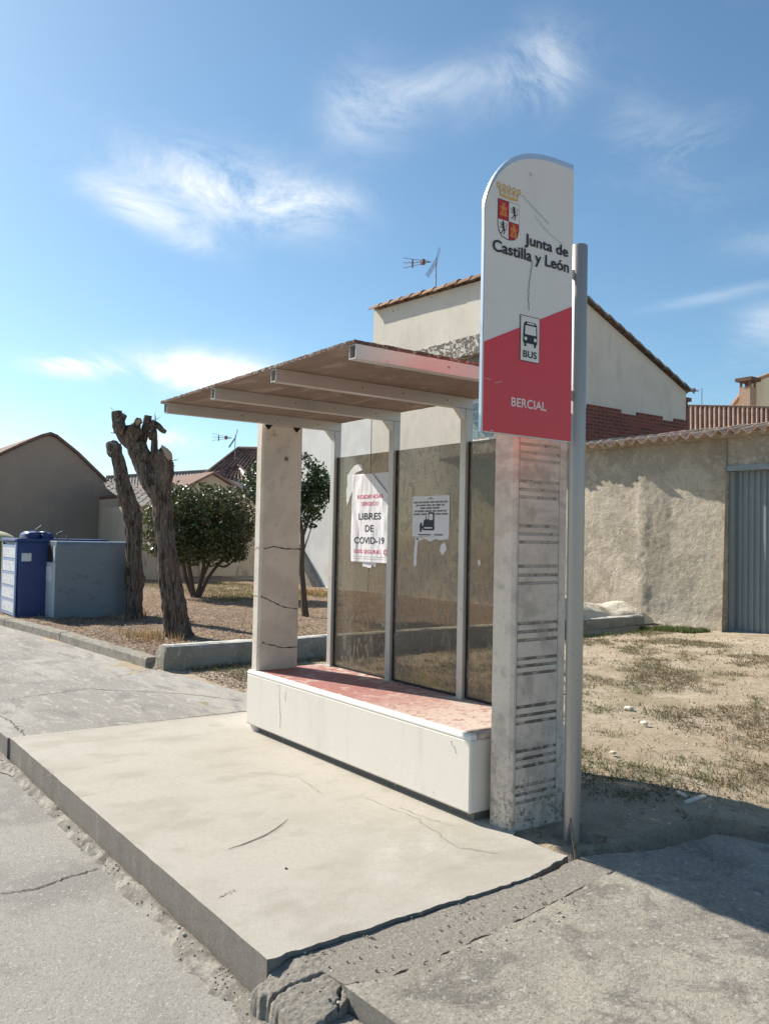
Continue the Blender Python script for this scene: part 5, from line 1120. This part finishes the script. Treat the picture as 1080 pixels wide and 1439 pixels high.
# blackened parapet ledge
mb=MB(); pt=PY(583,491,9.5); pr=PY(677,466,9.5); pbm=PY(660,500,9.5); zt_=(pt.z+pr.z)/2
mb.box(-13.2,XB+.02,9.55,YA-.003,zt_-.46,zt_); par=mb.build('balcony_parapet',MT['parapet'],wh,bevel=.02)
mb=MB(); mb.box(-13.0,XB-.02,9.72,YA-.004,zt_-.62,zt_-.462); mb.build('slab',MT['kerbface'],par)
# glass block window
wy=YA-.02; a=PY(665,567,YA); b=PY(684,614,YA); fr=MB()
x0,x1,z0,z1=a.x,a.x+.75,b.z-.02,a.z
fr.box(x0-.05,x1+.05,YA-.03,YA-.002,z0-.05,z1+.05); wn=fr.build('window',MT['bench'],wh)
mb=MB()
for i in range(3):
    for j in range(4):
        w_=(x1-x0)/3; h_=(z1-z0)/4; mb.box(x0+w_*i+.02,x0+w_*(i+1)-.02,YA-.045,YA-.031,z0+h_*j+.02,z0+h_*(j+1)-.02)
mb.build('pane',mat('glass_block',(.20,.27,.27),[noi(6,.5,.6,(.12,.16,.16),.7)],.15,spec=.6),wn)
# annex left of the house
mb=MB(); mb.box(-20.6,XA-.002,10.36,14,-.1,5.05); an_=mb.build('annex',MT['render_annex']); tag(an_,'low white rendered annex left of the white house, seen past the far pillar','annex building')
mb=MB(); mb.prism([(-19.6,-.1),(-17.9,-.1),(-19.45,1.35)],(0,10.0,0),(1,0,0),(0,0,1),(0,.355,0)); o=mb.build('added_wedge',MT['lowwall']); tag(o,'added grey triangular buttress against the annex wall by the slim tree','wedge')  # wedge made up to stand for a dark triangle on the wall
# antennas
def yagi(name,base,h,dirv,label,s=1.,grid=True,n=7):
    e_=empty(name,base,label,'antenna','television antennas on the roofs'); base=Vector(base); top=base+Vector((0,0,h)); d=Vector(dirv).normalized(); sd=d.cross(Vector((0,0,1))).normalized()
    mb=MB(); mb.tube([base-Vector((0,0,.2)),top+Vector((0,0,.08*s))],.018*s,6); mb.build('mast',MT['antenna'],e_)
    mb=MB(); bt_=top-Vector((0,0,.05)); ln=1.05*s
    for k_ in (-1,0,1): mb.tube([bt_+d*.15*s,bt_+d*ln+sd*.0+Vector((0,0,k_*.16*s+.05*s))],.009*s,5)
    for i in range(n):
        p=bt_+d*(.25+.75*i/n)*ln+Vector((0,0,.04*s)); mb.tube([p-sd*.14*s,p+sd*.14*s],.006*s,4)
    mb.build('boom',MT['antenna'],e_)
    mb=MB(); mb.box(*(lambda p:(p.x-.05*s,p.x+.05*s,p.y-.05*s,p.y+.05*s,p.z-.06*s,p.z+.10*s))(bt_+d*.42*s)); mb.box(*(lambda p:(p.x-.02*s,p.x+.02*s,p.y-.02*s,p.y+.02*s,p.z-.12*s,p.z+.12*s))(bt_+d*.75*s)); mb.build('dipole',MT['antred'],e_)
    if grid:
        mb=MB()
        for k_ in range(7):
            a=bt_-d*.0+sd*(-.3+.1*k_)*s; mb.tube([a*.5+(bt_)*.5,(a*.5+bt_*.5)+d*.28*s-Vector((0,0,.42*s))],.005*s,4)
            if k_%3==0: mb.tube([a*.3+bt_*.7,a*.3+bt_*.7-d*.1*s+Vector((0,0,.40*s))],.006*s,4)
        for q in (.33,.66,1): 
            a=bt_+(d*.28*s-Vector((0,0,.42*s)))*q; mb.tube([a-sd*.15*s,a+sd*.15*s],.005*s,4)
        mb.build('reflector',MT['antenna'],e_)
    return e_
ab=PY(612,404,12.0); yagi('tv_antenna',(ab.x,12.0,ab.z-.15),PY(614,362,12.0).z-ab.z+.1,-(RT*.9)+FW*.3,'grey television antenna on the white house roof',.95)
ab=PD(985,603,33); yagi('tv_antenna',ab,PD(985,548,33).z-ab.z,Vector((-.3,-1,0)),'small thin antenna right of the white house above the tile roof',.9,False,5)
ab=PD(330,640,38); yagi('tv_antenna',ab,PD(330,614,38).z-ab.z,-(RT),'distant antenna above the dark hipped roof on the left',1.0,True,5)
# ------------------------------------------------------------------ left houses
lg=empty('gable_house',(-29,4.5,0),'brown grey gable house wall without windows behind the recycling containers','house')
Xg=-27.0
def q(x,y,X=Xg): p=PX(x,y,X); return (p.y,p.z)
prof=[q(-140,705),q(0,641),q(30,627),q(58,615),q(70,612),q(80,616),q(110,640),q(150,679),q(168,690)]
mb=MB(); mb.prism([(prof[-1][0],-.1),(prof[0][0],-.1)]+prof,(Xg,0,0),(0,1,0),(0,0,1),(-9,0,0)); mb.build('wall',MT['gable_dark'],lg)
mb=MB()
for a,b in zip(prof,prof[1:]):
    a3,b3=Vector((Xg+.12,a[0],a[1]+.02)),Vector((Xg+.12,b[0],b[1]+.02)); up=Vector((0,0,.10))
    mb.hexa([a3,b3,b3-Vector((9.2,0,0)),a3-Vector((9.2,0,0)),a3+up,b3+up,b3+up-Vector((9.2,0,0)),a3+up-Vector((9.2,0,0))])
mb.build('roof',MT['tile_brown'],lg)
bh=empty('beige_house',(-27,11,0),'beige rendered gable house with dark tile edge behind the round bush','house')
Xh=-25.0
pr2=[q(166,700,Xh),q(215,698,Xh),q(258,688,Xh),q(299,667,Xh),q(330,686,Xh),q(360,708,Xh),q(400,738,Xh),q(430,760,Xh)]
mb=MB(); mb.prism([(pr2[-1][0],-.1),(pr2[0][0],-.1)]+pr2,(Xh,0,0),(0,1,0),(0,0,1),(-6,0,0)); mb.build('wall',MT['beige'],bh)
mb=MB()
for a,b in zip(pr2,pr2[1:]):
    a3,b3=Vector((Xh+.15,a[0],a[1]+.02)),Vector((Xh+.15,b[0],b[1]+.02)); up=Vector((0,0,.09)); D_=Vector((6.2,0,0))
    mb.hexa([a3,b3,b3-D_,a3-D_,a3+up,b3+up,b3+up-D_,a3+up-D_])
mb.build('roof',MT['tile_brown'],bh)
# grey tile lean-to roof between gable house and bush
lr=empty('grey_roof_shed',(-24,7.2,0),'low shed with weathered grey tile roof seen between the two pollarded trees','shed')
a=PX(168,680,-25.5); b=PX(215,690,-23); c=PX(200,712,-23)
mb=MB(); y0_=PX(163,700,-24.5).y; y1_=PX(226,700,-23.2).y; zt1=PX(190,681,-26.).z; zb1=PX(200,712,-23.0).z
mb.box(-25.9,-23.25,y0_,y1_,-.1,zb1); mb.build('wall',MT['beige'],lr)
mb=MB(); tiles(mb,(-23.0,y0_-.1,zb1),(0,1,0),(-3.0,0,zt1-zb1),y1_-y0_+.2,Vector((3.0,0,zt1-zb1)).length,.24,.4,.055,6,5); solid(mb.build('roof',MT['tile_grey'],lr))
# far hipped dark roof and long grey roof
hh_=empty('hipped_roof_house',(-33,16,0),'distant house with dark brown hipped tile roof and pale ridge caps','house')
def P3(x,y,t): return PD(x,y,t)
def quadroof(mb,A,B,C,nu,r=.05,seed=1):
    pass
E0=P3(270,678,38); E1=P3(420,700,33)
mb=MB(); 
# main slope facing the camera: eave from E0 to E1, ridge line above
A=P3(283,671,42); Bp=P3(420,698,40); Rg0=P3(335,631,46); Rg1=P3(420,634,44)
def slope_tiles(mb,A,B,C,D,nu,nv,r,seed=0):
    """A,B eave; D,C ridge (D above A). barrel tiles running from eave to ridge"""
    rs=random.Random(seed)
    for i in range(nu):
        for j in range(nv):
            vs=[]
            for e in (0,1):
                v=(j+e*1.1)/nv; 
                for k_ in range(7):
                    u=(i+k_/6)/nu; p=(A*(1-u)+B*u)*(1-v)+(D*(1-u)+C*u)*v; hgt=r*math.sin(math.pi*min(1,k_/4)) if k_<=4 else -r*.4
                    vs.append(p+Vector((0,0,1))*(hgt+.03*(1-e)+.02))
            mb.add(vs,[(k_,k_+1,8+k_,7+k_) for k_ in range(6)])
slope_tiles(mb,A,Bp,Rg1,Rg0,22,12,.07,1); solid(mb.build('roof',MT['tile_brown'],hh_),.03)
mb=MB(); 
for (a,b) in (((281,672),(335,630)),((335,630),(420,632))):
    mb.tube([P3(a[0],a[1],42 if a[0]<300 else 46),P3(b[0],b[1],46 if b[0]<400 else 44)],.11,8)
mb.build('ridge_tiles',MT['tile_brown'],hh_)
mb=MB(); wA=A+Vector((0,0,-.05)); mb.add([Vector((A.x-.3,A.y+.5,-.1)),Vector((Bp.x-.3,Bp.y,-.1)),Vector((Bp.x-.3,Bp.y,Bp.z)),Vector((A.x-.3,A.y+.5,A.z)),Vector((A.x-5,A.y+3,-.1)),Vector((Bp.x-5,Bp.y+3,-.1)),Vector((Bp.x-5,Bp.y+3,Bp.z)),Vector((A.x-5,A.y+3,A.z))],[(0,1,2,3),(1,5,6,2),(5,4,7,6),(4,0,3,7)]); mb.build('wall',MT['render_white'],hh_)
ph=empty('porch_roof_house',(-29,13.5,0),'small lower hipped tile roof with a bright ridge in front of the dark hipped roof','house')
mb=MB(); A2=P3(300,667,36); B2=P3(368,684,34.5); R0=P3(334,656,37.4); R1=P3(337,656,37.2)
slope_tiles(mb,A2,B2,R1,R0,12,5,.06,2); solid(mb.build('roof',MT['tile_brown'],ph),.03)
mb=MB(); mb.tube([R0,P3(352,677,34.7)],.09,8); mb.build('ridge_tiles',MT['bench'],ph)
mb=MB(); mb.tube([P3(297,667,36),R0],.06,8); mb.build('hip_tiles',MT['tile_brown'],ph)
mb=MB(); mb.add([Vector((A2.x-.3,A2.y,-.1)),Vector((B2.x-.2,B2.y,-.1)),Vector((B2.x-.2,B2.y,B2.z)),Vector((A2.x-.3,A2.y,A2.z)),Vector((A2.x-3,A2.y+1.5,-.1)),Vector((B2.x-3,B2.y+2,-.1)),Vector((B2.x-3,B2.y+2,B2.z)),Vector((A2.x-3,A2.y+1.5,A2.z))],[(0,1,2,3),(1,5,6,2),(5,4,7,6),(4,0,3,7)]); mb.build('wall',MT['render_white'],ph)
fr_=empty('long_roof_house',(-45,15,0),'distant long low house with a grey brown tile roof behind the trees','house')
mb=MB(); slope_tiles(mb,P3(150,697,46),P3(300,697,44),P3(300,662,50),P3(150,671,50),36,10,.045,3); mb.tube([P3(150,671,49.7),P3(300,662,49.7)],.13,8); solid(mb.build('roof',MT['tile_grey'],fr_),.03)
a=P3(150,697,46.3);b=P3(300,697,44.3); mb=MB(); mb.add([Vector((a.x,a.y,-.1)),Vector((b.x,b.y,-.1)),b,a,Vector((a.x-6,a.y+3,-.1)),Vector((b.x-6,b.y+3,-.1)),b+Vector((-6,3,0)),a+Vector((-6,3,0))],[(0,1,2,3),(1,5,6,2),(5,4,7,6),(4,0,3,7)]); mb.build('wall',MT['beige'],fr_)
# bare shrub tips over the gable
# ------------------------------------------------------------------ right background houses
rh=empty('tile_roof_house',(-14,22,0),'low house behind the mud wall with a pale clay tile roof','house')
A=PD(955,612,24); B=PD(1180,606,24); C_=PD(1180,578,30); D=PD(955,574,30)
mb=MB(); slope_tiles(mb,A,B,C_,D,34,14,.07,6); solid(mb.build('roof',MT['tile_pale'],rh),.03)
mb=MB(); mb.tube([D+Vector((0,0,.05)),C_+Vector((0,0,.05))],.1,8); mb.build('ridge_tiles',MT['tile_dirty'],rh)
mb=MB(); a=A+Vector((-.1,.3,-.05)); b=B+Vector((-.1,.3,-.05)); mb.add([Vector((a.x,a.y,-.1)),Vector((b.x,b.y,-.1)),b,a,Vector((D.x,D.y,-.1)),Vector((C_.x,C_.y,-.1)),C_-Vector((0,0,.1)),D-Vector((0,0,.1))],[(0,1,2,3),(1,5,6,2),(5,4,7,6),(4,0,3,7)]); mb.build('wall',MT['adobe'],rh)
mb=MB(); cbx=PX(962,566,XB-.5); 
ch=empty('brick_chimney',(XB-.6,YC+.9,0),'dark brick chimney just behind the right end of the white house','chimney')
ct=PD(961,560,0+ (Vector((XB-.6,YC+.7,5))-CP).dot(FW)); mb.box(XB-.9,XB-.45,YC+.35,YC+.75,0,ct.z-.1); mb.build('stack',MT['brick'],ch)
mb=MB(); mb.box(XB-.97,XB-.38,YC+.28,YC+.82,ct.z-.098,ct.z+.0); mb.build('chimney_cap',MT['tile_brown'],ch)
cr=empty('cream_house',(-16,32,0),'sunlit cream gable house at the right edge above the tile roof','house')
pts=[(1026,575),(1040,556),(1056,537),(1080,528),(1140,520),(1200,560),(1230,580)]
Pts=[PD(x,y,37) for x,y in pts]; Nn=Vector((.25,-1,0)).normalized()
mb=MB(); n=len(Pts); base=[Vector((Pts[0].x,Pts[0].y,0)),Vector((Pts[-1].x,Pts[-1].y,0))]
front=[base[1],base[0]]+Pts; m_=len(front); mb.add(front+[p+Vector((-2,6,0)) for p in front],[tuple(range(m_))]+[(i,(i+1)%m_,m_+(i+1)%m_,m_+i) for i in range(m_)]); mb.build('wall',MT['cream'],cr)
mb=MB(); mb.tube([p+Vector((0,0,.05)) for p in Pts],.10,6); mb.build('verge_tiles',MT['tile_pale'],cr)
cc=empty('capped_chimney',PD(1052,560,36.5),'small chimney with dark cowl at the edge of the cream house','chimney')
p=PD(1050,548,36.5); mb=MB(); mb.box(p.x-.25,p.x+.25,p.y-.25,p.y+.25,p.z-1.2,p.z+.1); mb.build('stack',MT['tile_pale'],cc)
mb=MB(); 
for i in (-1,1):
    for j in (-1,1): mb.box(p.x+i*.2-.04,p.x+i*.2+.04,p.y+j*.2-.04,p.y+j*.2+.04,p.z+.101,p.z+.35)
mb.box(p.x-.38,p.x+.38,p.y-.38,p.y+.38,p.z+.351,p.z+.50); mb.build('cowl',MT['tile_brown'],cc)
